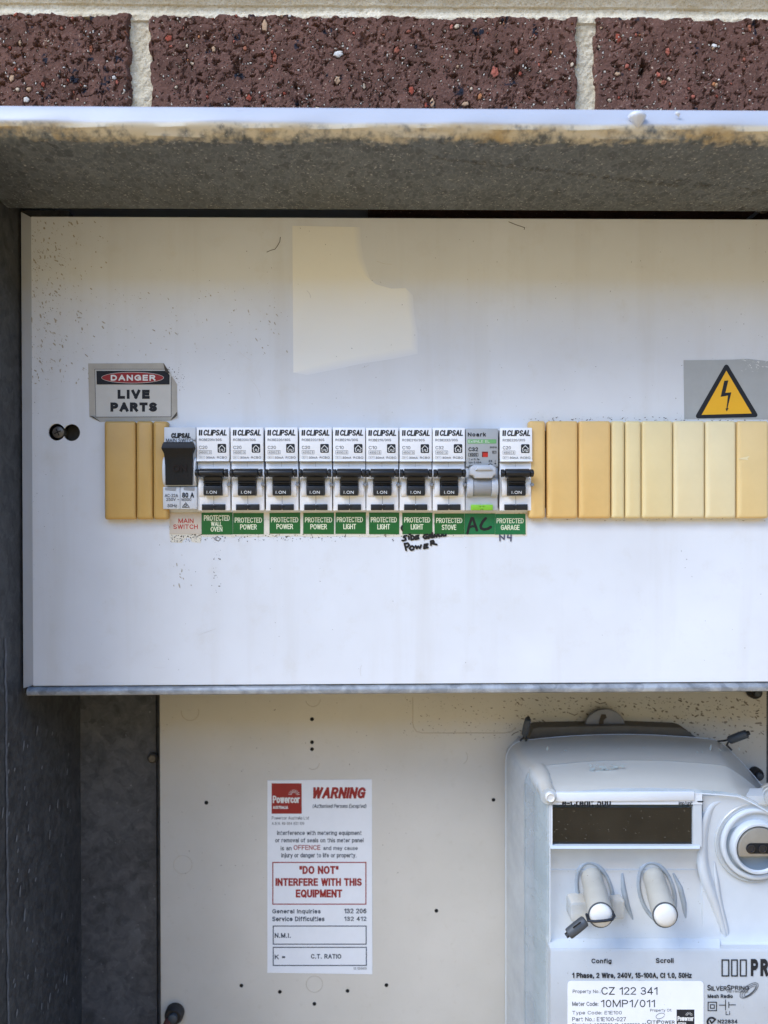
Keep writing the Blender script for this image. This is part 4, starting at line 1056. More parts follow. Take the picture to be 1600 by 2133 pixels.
def words(r, items, mat_, bold=0.004):
    bm = N()
    for s, u0, v0, u1, v1 in items: ptxt(bm, s, u0, v0, u1, v1, Ys - th - .00004, bold=bold)
    build('lettering', bm, mat_, r)
C5 = lambda x, y: (330 + x / 3.902, 870 + y / 3.902)
C6 = lambda x, y: (690 + x / 3.636, 870 + y / 3.636)
def mk_st(name, fn, rc_, items, mat_, ink, label, group, bold=.004):
    x0, y0, x1, y1 = rc_; a = fn(x0, y0); b = fn(x1, y1)
    jit = lambda: random.uniform(-.5, .5)
    r = sticker(name, [(a[0], a[1] + jit()), (b[0] + jit(), a[1] + jit()), (b[0], b[1] + jit()), (a[0] + jit(), b[1])], Ys, th, mat_, label, 'sticker', group)
    words(r, [(s,) + fn(p, q) + fn(p2, q2) for s, p, q, p2, q2 in items], ink, bold); return r
SG = 'green circuit stickers below the breakers'
mk_st('circuit_sticker', C5, (93, 772, 348, 945), [('MAIN', 163, 820, 285, 857), ('SWITCH', 122, 868, 320, 905)], M['beige_sticker'], M['ink_red'], 'faded beige MAIN SWITCH sticker with red letters below the main switch', None, .012)
mk_st('circuit_sticker', C5, (351, 772, 604, 950), [('PROTECTED', 370, 793, 580, 838), ('WALL', 428, 845, 517, 882), ('OVEN', 425, 887, 520, 926)], M['green'], M['ink_cream'], 'green sticker with three lines reading PROTECTED WALL OVEN', SG)
def pw(x0, x1, y0, y1, l2, fn=C5, m='green', lab='', tx=None, t2=None):
    h = y1 - y0; wd = x1 - x0
    t1 = tx or (x0 + .055 * wd, x0 + .94 * wd)
    t2 = t2 or ((x0 + .23 * wd, x0 + .77 * wd))
    mk_st('circuit_sticker', fn, (x0, y0, x1, y1), [('PROTECTED', t1[0], y0 + .215 * h, t1[1], y0 + .455 * h), (l2, t2[0], y0 + .535 * h, t2[1], y0 + .78 * h)], M[m], M['ink_cream'], lab, SG)
pw(607, 857, 775, 947, 'POWER', lab='green PROTECTED POWER sticker touching the WALL OVEN sticker')
pw(903, 1152, 773, 943, 'POWER', lab='green PROTECTED POWER sticker, middle of the three POWER stickers')
pw(1178, 1427, 773, 945, 'POWER', lab='green PROTECTED POWER sticker next to the first PROTECTED LIGHT sticker')
pw(33, 262, 718, 880, 'LIGHT', C6, lab='green PROTECTED LIGHT sticker next to the last POWER sticker', tx=(42, 240), t2=(92, 188))
pw(287, 515, 718, 882, 'LIGHT', C6, lab='green PROTECTED LIGHT sticker, middle of the three LIGHT stickers', tx=(300, 497), t2=(350, 445))
pw(538, 767, 720, 882, 'LIGHT', C6, lab='green PROTECTED LIGHT sticker with SIDE GRND POWER handwritten below it', tx=(553, 750), t2=(603, 698))
pw(782, 1008, 725, 885, 'STOVE', C6, lab='green PROTECTED STOVE sticker left of the handwritten AC sticker', tx=(795, 993), t2=(838, 947))
r = mk_st('circuit_sticker', C6, (1010, 725, 1240, 884), [], M['green2'], M['ink_cream'], 'green sticker with AC handwritten in thick black marker below the grey breaker', SG)
for ch in list(r.children):
    if ch.name.startswith('lettering'): bpy.data.objects.remove(ch)
bm = N(); Yk = Ys - th - .00004
hand([(822, 290), (845, 190), (872, 112), (888, 112), (912, 190), (935, 255)], 5.4, bm, Yk); hand([(838, 228), (880, 205), (915, 212)], 4.6, bm, Yk)
hand([(1040, 112), (1005, 150), (980, 200), (985, 232), (1020, 245), (1070, 235), (1100, 215)], 5.6, bm, Yk)
build('handwriting', bm, M['marker'], r)
pw(1243, 1473, 728, 885, 'GARAGE', C6, 'green2', 'green PROTECTED GARAGE sticker at the right end of the sticker row', tx=(1253, 1458), t2=(1285, 1427))

# DANGER label
D = lambda x, y: (160 + x / 4, 740 + y / 4)
r = sticker('danger_label', [D(*p) for p in ((95, 68), (560, 67), (725, 65), (775, 148), (835, 240), (838, 500), (790, 543), (560, 548), (190, 555), (105, 515))], 0, .00025, M['label_grey'], 'old DANGER LIVE PARTS label with curled corners above the left yellow covers', 'sticker')
bm = N(); y1 = -.0003
ppoly(bm, [D(148, 113), D(770, 113), D(790, 160), D(788, 515), D(152, 515)], y1, 0)
def dfr(a, b, w_): stroke(bm, [D(*a), D(*b)], w_, y1 - .00003, 1)
for a, b in (((150, 116), (768, 116)), ((150, 116), (158, 515)), ((158, 515), (786, 512)), ((787, 180), (786, 512))): dfr(a, b, .9)
ppoly(bm, [D(163, 130), D(748, 130), D(773, 165), D(773, 243), D(166, 243)], y1 - .0002, 1)
cE = P(*D(468, 188), 0)
def ell(rx, ry, y, mi): poly(bm, [(cE.x + rx * .0000655 * math.cos(t), cE.z + ry * .0000655 * math.sin(t)) for t in [2 * math.pi * i / 48 for i in range(48)]], y, mi)
ell(258, 47, y1 - .00024, 0); ell(254, 43, y1 - .00028, 2)
a0_ = D(283, 163) + D(655, 212); ptxt(bm, 'DANGER', *a0_, y1 - .00032, 3, bold=.055)
ptxt(bm, 'LIVE', *(D(340, 287) + D(607, 363)), y1 - .00006, 1, bold=.095); ptxt(bm, 'PARTS', *(D(280, 393) + D(668, 470)), y1 - .00006, 1, bold=.095)
build('lettering', bm, [M['label_white'], M['ink'], M['label_red'], M['ink_white']], r)
for tri in (((722, 64), (778, 152), (738, 140)), ((836, 470), (780, 540), (832, 505)), ((105, 505), (200, 557), (140, 512))):
    bm = N(); bm.faces.new([bm.verts.new(P(*D(*q), Yc)) for q, Yc in zip(tri, (-.0004, -.0004, -.0015))])
    build('curled_corner', bm, M['curl'], r)

# warning triangle
Tt = lambda x, y: (1040 + x / 2.857, 730 + y / 2.857)
r = sticker('hazard_sticker', [Tt(1098, 58), Tt(1372, 55), Tt(1480, 50), Tt(1680, 72), Tt(1680, 410), Tt(1102, 408)], 0, .00018, M['silver'], 'silver sticker with yellow electric hazard triangle at the right edge', 'sticker')
def rtri(pts, rad, n=6):
    out = []; k = len(pts)
    for i in range(k):
        p = Vector(pts[i]); a = (Vector(pts[i - 1]) - p).normalized(); b = (Vector(pts[(i + 1) % k]) - p).normalized()
        ha = a.angle(b) / 2; dd = rad / math.sin(ha); c = p + (a + b).normalized() * dd
        s0 = p + a * (rad / math.tan(ha)) - c; s1 = p + b * (rad / math.tan(ha)) - c
        a0 = math.atan2(s0.y, s0.x); da = math.atan2(s1.y, s1.x) - a0
        da = (da + math.pi) % (2 * math.pi) - math.pi
        for j in range(n): out.append((c.x + rad * math.cos(a0 + da * j / (n - 1)), c.y + rad * math.sin(a0 + da * j / (n - 1))))
    return out
bm = N()
ppoly(bm, [Tt(*p) for p in rtri([(1352, 70), (1160, 405), (1548, 397)], 14)], -.00023, 0)
ppoly(bm, [Tt(*p) for p in ((1352, 120), (1503, 375), (1205, 383))], -.00028, 1)
ppoly(bm, [Tt(*p) for p in ((1340, 180), (1364, 178), (1346, 252), (1382, 249), (1359, 343), (1366, 342), (1354, 363), (1347, 346), (1353, 344), (1362, 268), (1318, 276))], -.00033, 0)
build('hazard_symbol', bm, [M['ink'], M['warn_yellow']], r)
bm = N(); rnd = random.Random(4)
flecks(bm, 60, (1545, 744, 1600, 775), -.00022, .3, 1.6, rnd, 0, 4, .3)
build('scuffs', bm, M['ink_white'], r)['kind'] = 'stuff'

# ------------------------------------------------------------------ meter board
YM = .078
bd = thing('meter_board', (.1, YM + .005, BZ0 + .01), 'dusty off-white meter mounting board with drilled holes behind the panel', 'board')
bm = N(); bl_, bt_ = P(333, 1700, YM).x, -.06
x1b = P(1597.5, 1550, YM).x
box(bm, bl_, x1b, YM, YM + .006, BZ0 + .01, bt_, .0006)
build('board_sheet', bm, M['board'], bd, 40)
bm = N()
for u, v, r_ in ((650, 1498, 4.2), (650, 1546, 4), (650, 1560.5, 4), (430, 1672, 4.2), (1028, 1666, 4), (909, 1897, 4), (503, 2053, 4), (583, 2066, 4), (655, 2091, 4), (724, 2064, 4), (805, 2052, 4)):
    c = P(u, v, YM); rr_ = r_ * .00031
    bm = N(); poly(bm, [(c.x + rr_ * math.cos(t), c.z + rr_ * math.sin(t)) for t in [2 * math.pi * i / 18 for i in range(18)]], YM - .00012)
    build('drilled_hole', bm, M['hole'], bd)
def arc(u, v, r_, a0, a1, wd):
    bm = N(); c = P(u, v, YM); n = 28; k = .000312
    tube(bm, [(c.x + r_ * k * math.cos(R(a0 + (a1 - a0) * i / n)), YM + .0001, c.z + r_ * k * math.sin(R(a0 + (a1 - a0) * i / n))) for i in range(n + 1)], wd * k, 6)
    build('knockout_ring', bm, M['ring_line'], bd)
arc(396, 1483, 18, -190, 20, 1.0); arc(652, 1457, 15, -170, 0, .9); arc(652, 1590, 13, -130, 0, .8); arc(381, 1801, 19, 0, 360, .8); arc(655, 2050, 17, 0, 360, .9); arc(958, 1577, 16, -60, 40, .8)
pl = [(860, 1452), (860, 1505), (862, 1516), (868, 1524), (880, 1527), (960, 1527), (1050, 1527), (1066, 1524), (1074, 1516)]
bm = N(); tube(bm, [P(u, v, YM + .0001) for u, v in pl], .00032, 6)
build('knockout_outline', bm, M['ring_line'], bd)
bm = N(); rnd = random.Random(44)
flecks(bm, 520, (1075, 1452, 1594, 1600), YM - .0001, .6, 2.6, rnd, 0, 3.2, .25, lambda u, v: max(.05, 1 - (v - 1452) / 130))
flecks(bm, 190, (840, 1450, 1090, 1540), YM - .0001, .5, 1.5, rnd, 0, 2.4, .25)
flecks(bm, 130, (340, 1455, 860, 1900), YM - .0001, .4, 1.4, rnd, 0, 2.4)
o = build('debris', bm, M['grime_soft'], bd); o['kind'] = 'stuff'
bm = N()
flecks(bm, 150, (1085, 1452, 1594, 1590), YM - .0002, .4, 1.5, rnd, 0, 3.4, .3, lambda u, v: max(.05, 1 - (v - 1452) / 120))
for q in ([(1080, 1524), (1072, 1527), (1066, 1532)], [(1240, 1461), (1250, 1466), (1262, 1463)], [(1185, 1485), (1197, 1490), (1203, 1487)]): stroke(bm, q, 1.5, YM - .0002)
o = build('leaf_litter', bm, plain('dry_litter', '#6a5f50', .9, var=.3, bump=0), bd); o['kind'] = 'stuff'
# screws and grommets on the board
def knob(name, u, v, r_, label, cat, matn='rubber'):
    c = P(u, v, YM - .004); k = .0003
    t = thing(name, (c.x, YM, c.z), label, cat)
    bm = N(); lathe(bm, (c.x, c.z), [(r_ * k, YM), (r_ * k, YM - .004), (r_ * k * .8, YM - .006), (r_ * k * .55, YM - .0055)], 20)
    build('head', bm, M[matn], t, 40)
    bm = N(); lathe(bm, (c.x, c.z), [(r_ * k * .5, YM - .003), (r_ * k * .48, YM - .0075), (r_ * k * .3, YM - .008)], 16)
    build('core', bm, M['lead'], t, 40)
    return t
g1 = knob('cable_grommet', 362, 2116, 20, 'dark rubber cable grommet at the bottom left of the meter board', 'grommet')
cab = N(); tube(cab, [P(350, 2127, YM - .006), P(345, 2138, YM - .01), P(338, 2160, YM - .012), P(330, 2200, YM - .006)], .0022, 10)
o = build('red_cable', cab, M['rust'], None, True); props(o, 'short red cable below the grommet at the bottom left', 'cable')
knob('board_bolt', 1574, 1442, 15, 'dark bolt head peeking below the rail at the board top right corner', 'bolt')
knob('board_bolt', 1578, 1614, 14, 'dark bolt head half behind the meter cover near the board right edge', 'bolt')

# warning label on the board
Wt = lambda x, y: (540 + x / 4.96, 1610 + y / 4.96)
r = sticker('warning_label', [Wt(84, 78), Wt(1165, 68), Wt(1170, 2082), Wt(84, 2066)], YM, .0003, M['label_clean'], 'tall white WARNING DO NOT INTERFERE label on the meter board', 'label')
Yw = YM - .00035
bm = N()
def wt(s, x0, y0, x1, y1, mi=0, **k):
    ptxt(bm, s, *Wt(x0, y0), *Wt(x1, y1), Yw, mi, **k)
ppoly(bm, [Wt(128, 108), Wt(438, 108), Wt(440, 422), Wt(128, 422)], Yw, 1)
Yk2 = Yw - .00005
ptxt(bm, 'Powercor', *Wt(140, 236), *Wt(420, 312), Yk2, 2, bold=.02); ptxt(bm, 'AUSTRALIA', *Wt(142, 342), *Wt(298, 372), Yk2, 2, bold=.03)
for i in range(9):
    a = R(10 + 20 * i); stroke(bm, [Wt(360 + 26 * math.cos(a), 230 - 26 * math.sin(a)), Wt(360 + 58 * math.cos(a), 230 - 58 * math.sin(a))], .8, Yk2, 2)
wt('WARNING', 558, 148, 1100, 265, 1, bold=.045, shear=.22)
wt('(Authorised Persons Excepted)', 552, 322, 1108, 372, 0, shear=.2, bold=.004)
wt('Powercor Australia Ltd', 130, 450, 512, 482, 3); wt('A.B.N. 89 064 651 109', 130, 508, 465, 537, 3)
wt('Interference with metering equipment', 185, 598, 1058, 652, 0, bold=.012); wt('or removal of seals on this meter panel', 165, 674, 1078, 728, 0, bold=.012)
wt('is an', 222, 757, 335, 800, 0, bold=.012); wt('OFFENCE', 355, 746, 632, 796, 1, bold=.012); wt('and may cause', 662, 757, 1018, 806, 0, bold=.012)
wt('injury or danger to life or property.', 228, 828, 1005, 884, 0, bold=.012)
pf = Wt(135, 920) + Wt(1108, 1362); pframe(bm, *pf, 2.2, Yw, 1)
wt('"DO NOT"', 415, 962, 820, 1045, 1, bold=.04); wt('INTERFERE WITH THIS', 168, 1088, 1060, 1168, 1, bold=.04); wt('EQUIPMENT', 378, 1205, 858, 1290, 1, bold=.04)
wt('General Inquiries', 135, 1408, 635, 1462, 0, bold=.03); wt('132 206', 878, 1402, 1108, 1452, 0, bold=.025)
wt('Service Difficulties', 135, 1485, 675, 1533, 0, bold=.03); wt('132 412', 878, 1485, 1108, 1530, 0, bold=.025)
pframe(bm, *(Wt(140, 1578) + Wt(1110, 1775)), 2.0, Yw, 0); wt('N.M.I.', 160, 1655, 325, 1705, 0, bold=.03)
pframe(bm, *(Wt(140, 1798) + Wt(1112, 1995)), 2.0, Yw, 0); wt('K =', 160, 1878, 268, 1925, 0, bold=.03); wt('C.T. RATIO', 535, 1872, 848, 1920, 0, bold=.03)
wt('SS 1201/629', 975, 2008, 1110, 2034, 3)
build('lettering', bm, [M['ink_blue'], M['label_red'], M['ink_white'], M['ink_grey']], r)

# ------------------------------------------------------------------ the electricity meter
em = thing('electricity_meter', (P(1380, 1800, YM).x, YM, P(1380, 2250, YM).z), 'pale electricity meter under a dusty clear cover with two white buttons', 'electricity meter')
bm = N()
q = [P(u, v, .070) for u, v in ((1098, 1536), (1108, 1514), (1118, 1511), (1300, 1508), (1410, 1512), (1424, 1516), (1445, 1532), (1460, 1545))]
prism(bm, [(p.x, p.z) for p in q] , .066, YM - .0004, .0008)
build('base_tab', bm, M['meter_base'], em, 40); bm = N()
q = [P(u, v, .070) for u, v in ((1056, 1600), (1060, 1570), (1085, 1542), (1500, 1548), (1590, 1650), (1700, 1700), (1720, 2260), (1056, 2260))]
prism(bm, [(p.x, p.z) for p in q], .060, YM - .0004)
build('back_plate', bm, M['lt_grey'], em, 40)
bm = N(); c = P(1260, 1512, .072)
prism(bm, [(c.x + .0128 * math.cos(t), c.z + .0110 * math.sin(t)) for t in [math.pi * i / 20 for i in range(21)]], .0705, .0735, .0003)
lug = build('hanging_lug', bm, M['lug'], em, 40)
bm = N(); ppoly(bm, [(1253, 1488), (1262, 1488), (1264, 1495), (1258, 1500), (1257, 1512), (1247, 1512), (1249, 1499)], .0702)
build('keyhole', bm, M['grime'], lug)
# moulded cover: lofted outline with arched top and cut right corner
def outline(Y, left, top, cx0, cx1, cy1, right, bottom, rad, sag=12):
    pts = []
    for i in range(7):
        a = R(180 - 90 * i / 6); pts.append((left + rad + rad * math.cos(a), top + sag + rad - rad * math.sin(a)))
    for i in range(1, 14):
        t = i / 13; u = left + rad + (cx0 - left - rad) * t; pts.append((u, top + sag * (2 * t - 1) ** 2 * (1 if t < .5 else .9)))
    for i in range(1, 9):
        t = i / 8; pts.append((cx0 + (cx1 - cx0) * t, top + sag * .9 + (cy1 - top - sag * .9) * (t ** 1.25)))
    pts += [(right, cy1 + 60), (right, (cy1 + bottom) / 2), (right, bottom), (1400, bottom), (left, bottom), (left, (top + bottom) / 2)]
    return [P(u, v, Y) for u, v in pts]
OL = [
 outline(.0690, 1052, 1530, 1490, 1610, 1665, 1740, 2290, 42),
 outline(.0600, 1054, 1530, 1490, 1610, 1665, 1740, 2290, 42),
 outline(.0560, 1059, 1533, 1492, 1610, 1668, 1740, 2290, 42),
 outline(.0400, 1080, 1566, 1500, 1622, 1684, 1745, 2290, 40),
 outline(.0330, 1092, 1583, 1506, 1630, 1692, 1748, 2290, 38),
]
OL2 = [
 outline(.0329, 1092.6, 1583.6, 1506.4, 1630.4, 1692.6, 1748, 2290, 38),
 outline(.0310, 1100, 1592, 1510, 1634, 1700, 1748, 2290, 34),
 outline(.0180, 1125, 1626, 1520, 1642, 1716, 1750, 2290, 26),
 outline(.0130, 1138, 1641, 1530, 1652, 1726, 1752, 2290, 20),
 outline(.0125, 1146, 1650, 1534, 1656, 1730, 1752, 2290, 16, 10),
]
bm = N(); loft(bm, OL); bmesh.ops.recalc_face_normals(bm, faces=bm.faces)
cov = build('clear_cover', bm, M['clear'], em, 40)
bm = N(); loft(bm, OL2); bmesh.ops.recalc_face_normals(bm, faces=bm.faces)
build('cover_front', bm, M['clear3'], cov, 40)
bm = N(); L = outline(.0332, 1094.5, 1586, 1507, 1631, 1694, 1748, 2290, 37)
tube(bm, [L[-2], L[-1]] + L[:28], .00032, 6); build('cover_groove', bm, plain('groove_grey', '#7c888d', .6, var=.2), cov, True)  # thin teal-grey line along the cover groove
for Lq, w_ in ((OL[1], .0003), (OL2[4], .0003)):
    bm = N(); tube(bm, [Lq[-2], Lq[-1]] + Lq[:28], w_, 8); build('cover_edge', bm, M['meter_hi'], cov, True)
bm = N(); rnd = random.Random(12)
flecks(bm, 70, (1215, 1592, 1310, 1616), .0262, .6, 5, rnd, 0, 3, -.1, lambda u, v: max(0, 1 - abs(u - 1265) / 45))
flecks(bm, 40, (1140, 1555, 1560, 1580), .042, .5, 3, rnd, 0, 3)
build('smudge', bm, plain('teal_smudge', '#98a2a3', .6, var=.2, vscale=300), cov)['kind'] = 'stuff'
bm = N()
flecks(bm, 120, (1150, 1815, 1470, 1970), .0066, .2, .9, rnd, 0, 3)
flecks(bm, 60, (1150, 1978, 1600, 2133), .0064, .2, .8, rnd, 0, 3)
build('dust', bm, M['grime_soft'], cov)['kind'] = 'stuff'
# inner meter body
bm = N()
bo = [outline(.058, 1112, 1606, 1500, 1610, 1690, 1730, 2280, 30), outline(.030, 1118, 1618, 1510, 1620, 1700, 1735, 2280, 26), outline(.0190, 1140, 1648, 1520, 1630, 1710, 1740, 2280, 16, 8)]
loft(bm, bo, cap1=True); bmesh.ops.recalc_face_normals(bm, faces=bm.faces)
build('meter_body', bm, M['inside'], em, 40)
# front plates
def plate(name, prof, u0, u1, mat_, parent, sm=40, n=1):
    bm = N(); loops = []
    for v, Y in prof: loops.append([P(u0 + (u1 - u0) * i / 8, v, Y) for i in range(9)])
    # back edge for thickness
    loft(bm, loops, closed=False)
    b0 = [p + Vector((0, .012, 0)) for p in loops[0]]; b1 = [p + Vector((0, .012, 0)) for p in loops[-1]]
    loft(bm, [b0, loops[0]], closed=False); loft(bm, [loops[-1], b1], closed=False)
    for e in (0, -1):
        loft(bm, [[l[e] for l in loops], [l[e] + Vector((0, .012, 0)) for l in loops]], closed=False)
    bmesh.ops.remove_doubles(bm, verts=bm.verts, dist=1e-6); bmesh.ops.recalc_face_normals(bm, faces=bm.faces)
    return build(name, bm, mat_, parent, sm)
fp = plate('front_plate', [(1652, .0125), (1660, .0122), (1676, .0122)], 1147, 1463, M['meter_hi'], em)
plate('display_side', [(1677, .0124), (1764, .0124)], 1146, 1151, M['meter_hi'], em)
plate('display_side', [(1677, .0124), (1764, .0124)], 1444, 1462, M['meter'], em)
plate('display_sill', [(1762, .0118), (1768, .0110), (1772, .0150), (1811, .0182)], 1146, 1458, M['meter'], em)
plate('button_field', [(1812, .0178), (1822, .0190), (1900, .0185), (1955, .0150), (1968, .0110), (1976, .0085)], 1146, 1500, M['meter'], em)
bp = plate('rating_plate', [(1976.5, .0082), (1984, .0072), (2100, .0070), (2285, .0070)], 1147, 1722, M['plate'], em)
plate('port_field', [(1658, .0150), (1800, .0165), (1940, .0165), (1962, .0140), (1976, .0100)], 1464, 1722, M['meter'], em)
bm = N()
def ridge(px, wpx, h, Yb):
    bm = N(); loops = []; n = len(px)
    for i, (u, v) in enumerate(px):
        a, b = px[max(i - 1, 0)], px[min(i + 1, n - 1)]; L = math.hypot(b[0] - a[0], b[1] - a[1]); nx, ny = -(b[1] - a[1]) / L, (b[0] - a[0]) / L
        e = min(1, .25 + 3 * min(i, n - 1 - i) / n)
        loops.append([P(u + nx * wpx * k * e, v + ny * wpx * k * e, Yb - h * e * q) for k, q in ((-1, -.4), (-.8, .25), (-.45, .8), (0, 1), (.45, .8), (.8, .25), (1, -.4))])
    loft(bm, loops, closed=False); bmesh.ops.recalc_face_normals(bm, faces=bm.faces)
    build('moulded_ridge', bm, M['meter'], em, True)
def curve_px(pts, n=30):
    out = []
    for i in range(n + 1):
        t = i / n * (len(pts) - 1); k = min(int(t), len(pts) - 2); f = t - k
        p = [pts[max(k - 1, 0)], pts[k], pts[k + 1], pts[min(k + 2, len(pts) - 1)]]
        out.append(tuple(.5 * (2 * p[1][c] + (p[2][c] - p[0][c]) * f + (2 * p[0][c] - 5 * p[1][c] + 4 * p[2][c] - p[3][c]) * f * f + (3 * p[1][c] - p[0][c] - 3 * p[2][c] + p[3][c]) * f ** 3) for c in (0, 1)))
    return out
bm.free()
ridge(curve_px([(1512, 1668), (1488, 1676), (1474, 1696), (1466, 1725), (1463, 1760), (1465, 1800), (1474, 1838), (1490, 1880), (1506, 1930), (1516, 1970)]), 13, .0024, .0160)
ridge(curve_px([(1488, 1795), (1493, 1835), (1500, 1880), (1512, 1930), (1521, 1966)]), 6, .0012, .0162)
bm = N(); a = P(1148, 1652, .0112); b = P(1447, 1668, .0112); box(bm, a.x, b.x, .0112, .0150, b.z, a.z, .0004)
build('bezel_lip', bm, M['meter_hi'], em, 40)
# display
bm = N(); prect(bm, 1150, 1682, 1444, 1761, .0142)
dp = build('display', bm, M['lcd'], em)
bm = N(); rnd = random.Random(77)
flecks(bm, 90, (1153, 1686, 1441, 1757), .01415, .2, .9, rnd, 0, 4, .55)
build('dust', bm, M['dust_light'], dp)['kind'] = 'stuff'
bm = N(); Yp = .0121
ptxt(bm, 'e-Credit 500', 1171, 1664, 1273, 1680, Yp, bold=.03)
ptxt(bm, 'imp/unit', 1414, 1669, 1443, 1678.5, Yp, bold=.015)
ppoly(bm, [(1451, 1668.5), (1467, 1668.5), (1463, 1671.5), (1455, 1671.5)], Yp)
build('lettering', bm, M['ink'], fp)
# lower printing
bm = N(); Yq = .0068
L5 = lambda x, y: (1130 + x / 3.404, 1960 + y / 3.404)
def lt(s, x0, y0, x1, y1, mi=0, Y=Yq, **k): ptxt(bm, s, *L5(x0, y0), *L5(x1, y1), Y, mi, **k)
lt('Config', 348, 126, 490, 166, bold=.025); lt('Scroll', 805, 122, 930, 157, bold=.025)
lt('1 Phase, 2 Wire, 240V, 15-100A, CI 1.0, 50Hz', 211, 226, 1058, 268, bold=.028)
for x0, x1 in ((1270, 1326), (1338, 1386), (1400, 1450)): pframe(bm, *(L5(x0, 131) + L5(x1, 253)), 2.6, Yq)
for ch, x0, x1 in (('P', 1478, 1530), ('R', 1546, 1602), ('I', 1616, 1632)): lt(ch, x0, 128, x1, 250, bold=.06)
lt('S', 1170, 312, 1195, 352, bold=.02); lt('ILVER', 1198, 322, 1308, 354, bold=.02); lt('S', 1310, 312, 1334, 352, bold=.02); lt('PRING', 1337, 318, 1465, 350, bold=.02); lt('NETWORKS', 1312, 353, 1460, 367, bold=.01)
lt('Mesh Radio', 1172, 379, 1350, 406, bold=.03); lt('Li', 1300, 499, 1330, 526, bold=.015); lt('N22834', 1243, 558, 1383, 586, bold=.03)
pframe(bm, *(L5(1172, 432) + L5(1238, 498)), 1.8, Yq); pframe(bm, *(L5(1188, 450) + L5(1222, 481)), 1.8, Yq)
for a, b in (((1255, 456), (1298, 456)), ((1299, 418), (1299, 490)), ((1322, 434), (1322, 474)), ((1322, 454), (1370, 454))): stroke(bm, [L5(*a), L5(*b)], 1.6, Yq)
for rx, ry, ox, oy, an in ((78, 34, 0, 0, -38), (66, 24, 2, 2, -40), (52, 16, 6, 4, -42)):
    q = []
    for i in range(25):
        t = 2 * math.pi * i / 24; x, y = rx * math.cos(t), ry * math.sin(t); a = R(an)
        q.append(L5(1466 + ox + x * math.cos(a) - y * math.sin(a), 352 + oy + x * math.sin(a) + y * math.cos(a)))
    stroke(bm, q, 1.0, Yq - .00006)
q = [L5(1200 + 29 * math.cos(R(a)), 574 + 29 * math.sin(R(a))) for a in range(-300, -20, 20)]
stroke(bm, q, 4.2, Yq); stroke(bm, [L5(1190, 566), L5(1200, 584), L5(1228, 556)], 3.2, Yq)
build('lettering', bm, M['ink'], bp)
# property sticker on the meter
Z5 = [L5(*p) for p in rtri([(178, 285), (1143, 285), (1143, 800), (178, 800)], 26)]
r = sticker('property_sticker', Z5, .0069, .0002, M['label_clean'], 'white rounded property number sticker at the bottom of the meter front', 'sticker')
bm = N(); Yr = .00664
lt('Property No.:', 215, 346, 412, 376, Y=Yr); lt('CZ 122 341', 418, 328, 816, 382, Y=Yr); lt('Meter Code:', 212, 432, 396, 462, Y=Yr); lt('10MP1/011', 415, 416, 798, 472, Y=Yr)
lt('Type Code: E1E100', 212, 497, 563, 527, Y=Yr); lt('Part No.: E1E100-027', 212, 541, 592, 570, Y=Yr); lt('Standard: AS62053-11, AS62053-21', 212, 583, 735, 610, Y=Yr)
lt('Property Of:', 765, 482, 917, 506, Y=Yr); lt('C', 742, 560, 768, 588, Y=Yr, bold=.02); lt('ITI', 771, 565, 812, 588, Y=Yr, bold=.02); lt('P', 815, 560, 838, 588, Y=Yr, bold=.02); lt('OWER', 841, 565, 938, 588, Y=Yr, bold=.02)
q = [L5(836 + 34 * math.cos(R(a)) * math.cos(R(-30)) + 16 * math.sin(R(a)) * .5, 532 + 16 * math.sin(R(a)) - 12 * math.cos(R(a))) for a in range(40, 400, 20)]
stroke(bm, q, .9, Yr)
ppoly(bm, [L5(952, 487), L5(1078, 487), L5(1078, 640), L5(952, 640)], Yr)
lt('Powercor', 958, 534, 1072, 568, 1, Y=Yr - .00006, bold=.03); lt('AUSTRALIA', 960, 577, 1020, 590, 1, Y=Yr - .00006, bold=.03)
for i in range(7):
    a = R(15 + 25 * i); stroke(bm, [L5(1040 + 12 * math.cos(a), 531 - 12 * math.sin(a)), L5(1040 + 26 * math.cos(a), 531 - 26 * math.sin(a))], .7, Yr - .00006, 1)
build('lettering', bm, [M['ink'], M['ink_white']], r)

FIELD = [(1812, .0178), (1822, .0190), (1900, .0185), (1955, .0150), (1968, .0110), (1976, .0085)]
def field_y(v):
    for (v0, y0), (v1, y1) in zip(FIELD, FIELD[1:]):
        if v <= v1: return y0 + (y1 - y0) * max(0, (v - v0) / (v1 - v0))
    return FIELD[-1][1]
